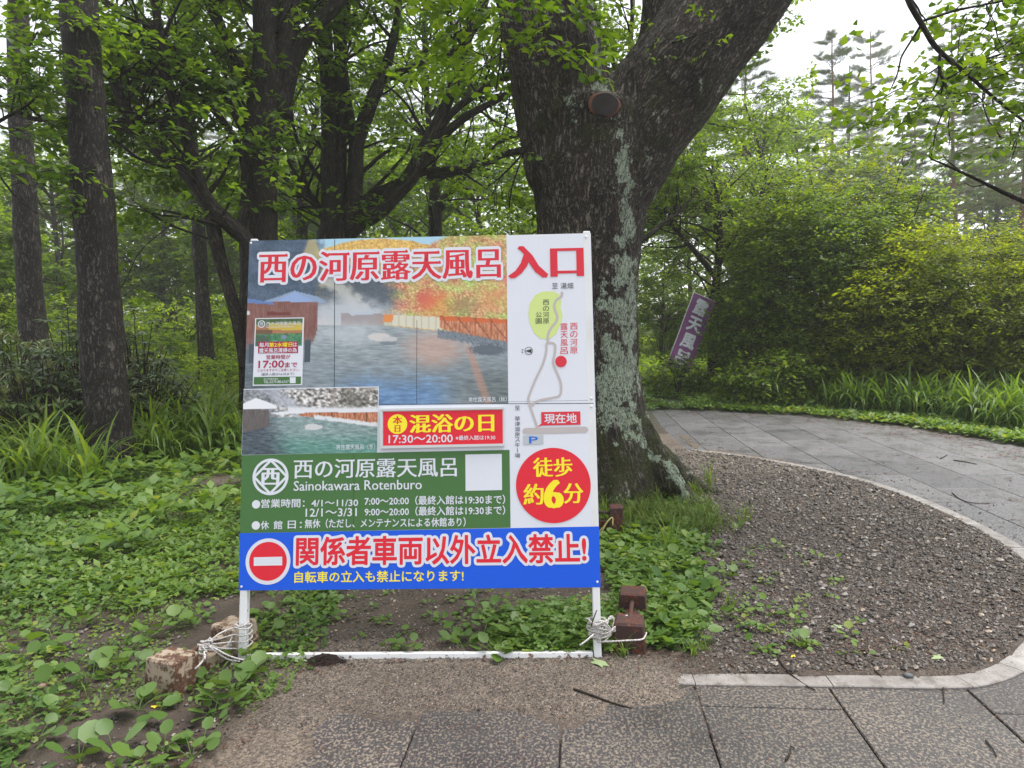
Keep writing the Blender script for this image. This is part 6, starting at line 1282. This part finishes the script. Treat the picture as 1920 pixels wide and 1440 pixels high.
stick('curved dark twig on the far slabs beside the white kerb', [(1785, 925), (1800, 937), (1822, 944), (1855, 945)], .0055)
stick('short red brown stick on the far slabs', [(1763, 861), (1776, 854)], .007)
stick('twig lying on the gravel right of the weeds', [(1697, 1174), (1725, 1188), (1752, 1200)], .005)
stick('grey piece of branch lying in the weeds right of the dark weight', [(1248, 1128), (1240, 1142), (1236, 1152)], .011, z=.02)
def stone(label, px, py, s, c):
    g = gp(px, py); V = oct_V*np.array([1, .75, .62])*s/2; bm = bmesh.new(); vs = [bm.verts.new(v) for v in V]; [bm.faces.new([vs[i] for i in f]) for f in oct_T]; bmesh.ops.subdivide_edges(bm, edges=bm.edges[:], cuts=1, smooth=.7, use_grid_fill=True); me = bpy.data.meshes.new('stone'); bm.to_mesh(me); bm.free()
    for p in me.polygons: p.use_smooth = True
    me.materials.append(flat_mat('stone_'+c, c, .55, .4, .4)); o = link('stone', me); o.location = (g[0], g[1], gh(g[0], g[1])[0]+s*.2); o.rotation_euler = (0, 0, px); return props(o, label=label, cat='stone')
stone('flat dark grey pebble lying on the front kerb', 1702, 1273, .055, '5c6064'); stone('round grey brown stone on the bottom rail of the sign', 779, 1237, .038, '7d746a'); stone('small bluish stone beside the rail stone', 761, 1246, .022, '4d545c')
stone('dark blue grey stone on the sandy paving', 899, 1333, .024, '33383f'); stone('pale stone in the weeds at the right of the sign', 1394, 1183, .055, '8b8887'); stone('white round pebble in the gravel', 1510, 1186, .045, 'a9a49c'); stone('grey round pebble in the gravel', 1524, 1177, .04, '85827f'); stone('pale brick chip in the weeds on the left', 79, 1300, .06, '9c8173')
# heap of dark crumbled soil by the rail
g = gp(612, 1247); n_ = 26; a = np.linspace(-1, 1, n_); XX, YY = np.meshgrid(a, a, indexing='ij'); rr_ = np.hypot(XX, YY); hz = .046*np.clip(1-(rr_+.25*fbm(p2(XX*2, YY*2, 3), 2).reshape(XX.shape))**1.3, 0, 1)+.010*fbm(p2(XX*5, YY*5), 3).reshape(XX.shape)*(rr_ < 1)-.02*(rr_ > .98)
ii = (np.arange(n_-1)[:, None]*n_+np.arange(n_-1)[None]); V = np.stack([XX.ravel()*.105+g[0], YY.ravel()*.05+g[1]+.0, hz.ravel()+.012], 1)
t = NT('crumbly_dark_soil'); m_heap = t.done(t.pbr(t.ramp(t.noise(t.n('NewGeometry').outputs['Position'], 240, 4), [(.35, (.012, .007, .005)), (.7, (.06, .035, .024))]), .9, t.bump(t.noise(None, 200, 4), .8, .006)))
hp = MB().add(V, Q=np.stack([ii, ii+n_, ii+n_+1, ii+1], -1).reshape(-1, 4)); k_ = 260; hx_ = r.normal(0, .05, k_); hy_ = r.normal(0, .024, k_); W, T_ = put(oct_V, oct_T, np.stack([g[0]+hx_, g[1]-.015+hy_, .028+.028*np.clip(1-(hx_/.1)**2-(hy_/.05)**2, 0, 1)], 1), rotz(r.uniform(0, 6, k_)), r.uniform(.002, .005, k_)); hp.add(W, T=T_)
props(hp.obj('soil_heap', m_heap, None, False), label='little heap of dark crumbled soil against the bottom rail', cat='soil')
# fallen leaves
m_fl = flat_mat('pale_fallen_leaf', '8fa074', .6); m_fy = flat_mat('yellow_fallen_leaf', 'd9c02a', .6)
def fleaf(label, px, py, s, mat):
    g = gp(px, py); k = 14; a = np.linspace(0, 2*np.pi, k, endpoint=False); rad = (.5+.12*np.cos(a*5+px)+.08*np.cos(a*7))*s; V = [(0, 0, .004)]+[(rr*math.cos(q)*1.3, rr*math.sin(q)*.8, .004*math.sin(3*q)+.002) for rr, q in zip(rad, a)]
    o = MB().add(V, T=[[0, 1+i, 1+(i+1) % k] for i in range(k)]).obj('fallen_leaf', mat); o.location = (g[0], g[1], gh(g[0], g[1])[0]+.005); o.rotation_euler = (.1, 0, px); return props(o, label=label, cat='leaf')
fleaf('pale green torn leaf lying by the soil heap', 559, 1246, .055, m_fl); fleaf('pale green leaf lying below the right sign leg', 1124, 1252, .065, m_fl); fleaf('pale green leaf lying in the gravel', 1568, 1182, .06, m_fl); fleaf('greyish leaf lying near the curve of the kerb', 1757, 1240, .05, m_fl); fleaf('small yellow leaf among the plantains at lower left', 292, 1334, .028, m_fy); fleaf('tiny yellow leaf by the weeds on the kerb soil', 1487, 1237, .022, m_fy); fleaf('ochre leaf at the foot of the left sign leg', 503, 1227, .03, flat_mat('ochre_leaf', 'b08a3a', .6))
# ---- purple banner leaning among the bushes
D0 = 15.9; ban = empty('banner', label='leaning purple cloth banner with white characters half hidden by leaves', cat='banner'); tl, tr = at(1301, 549, D0), at(1342, 567, D0); bl_, br_ = at(1256, 668, D0), at(1293, 674, D0)
c0 = tl; ex_ = (tr-tl); ey_ = (bl_-tl); W_, H_ = np.linalg.norm(ex_), np.linalg.norm(ey_); ex_ /= W_; ey_ /= H_; nn = np.cross(ex_, ey_); nn /= np.linalg.norm(nn); nn = -nn if nn[1] > 0 else nn; H_ *= 1.12
def bpt(u, v, o=0.0): return c0+ex_*u*W_+ey_*v*H_+nn*(.035*math.sin(u*5+v*7)+.02*math.sin(v*17)+o)
nu, nv = 10, 30; V = [bpt(i/(nu-1), j/(nv-1)) for i in range(nu) for j in range(nv)]; Q = [[i*nv+j, i*nv+j+1, (i+1)*nv+j+1, (i+1)*nv+j] for i in range(nu-1) for j in range(nv-1)]
m_pur = leaf_mat('purple_cloth', [(0, (.30, .12, .32)), (1, (.33, .14, .35))], .25, .7, .1, (1, 1, 1)); MB().add(V, Q=Q, rnd=.5).obj('cloth', m_pur, ban)
for k, ch in enumerate('露天風呂'):
    gv, gt = glyphs(ch); mn, mx = gv.min(0), gv.max(0); q = (gv-mn)/(mx-mn); E = boundary(gv, gt); Wv = np.array([bpt(.22+.56*a_[0], .05+.235*k+.19*(1-a_[1]), .012) for a_ in q]); mb = MB().add(Wv, T=gt); e0, e1 = Wv[E[:, 0]], Wv[E[:, 1]]; dd = e1-e0; sv = np.cross(dd, nn); sv /= np.linalg.norm(sv, axis=1)[:, None]+1e-9
    kq = np.stack([e0-sv*.012, e1-sv*.012, e1+sv*.012, e0+sv*.012], 1)+nn*((np.arange(len(E)) % 9+1)*4e-4)[:, None, None]; mb.add(kq.reshape(-1, 3), Q=np.arange(len(E)*4).reshape(-1, 4)); mb.obj('lettering', m_white, ban, False)
V, T, Q, bk = tube([bpt(0, -.04), bpt(0, .5), bpt(0, 1.32)], [.012]*3, 8); MB().add(V, T, Q, bk=bk).obj('pole', m_steel, ban)
V, T, Q, bk = tube([bpt(-.03, -.01), bpt(1.02, -.01)], [.008]*2, 8); MB().add(V, T, Q).obj('cross_pole', m_steel, ban)

# ================================================================== AIR
volume_box()
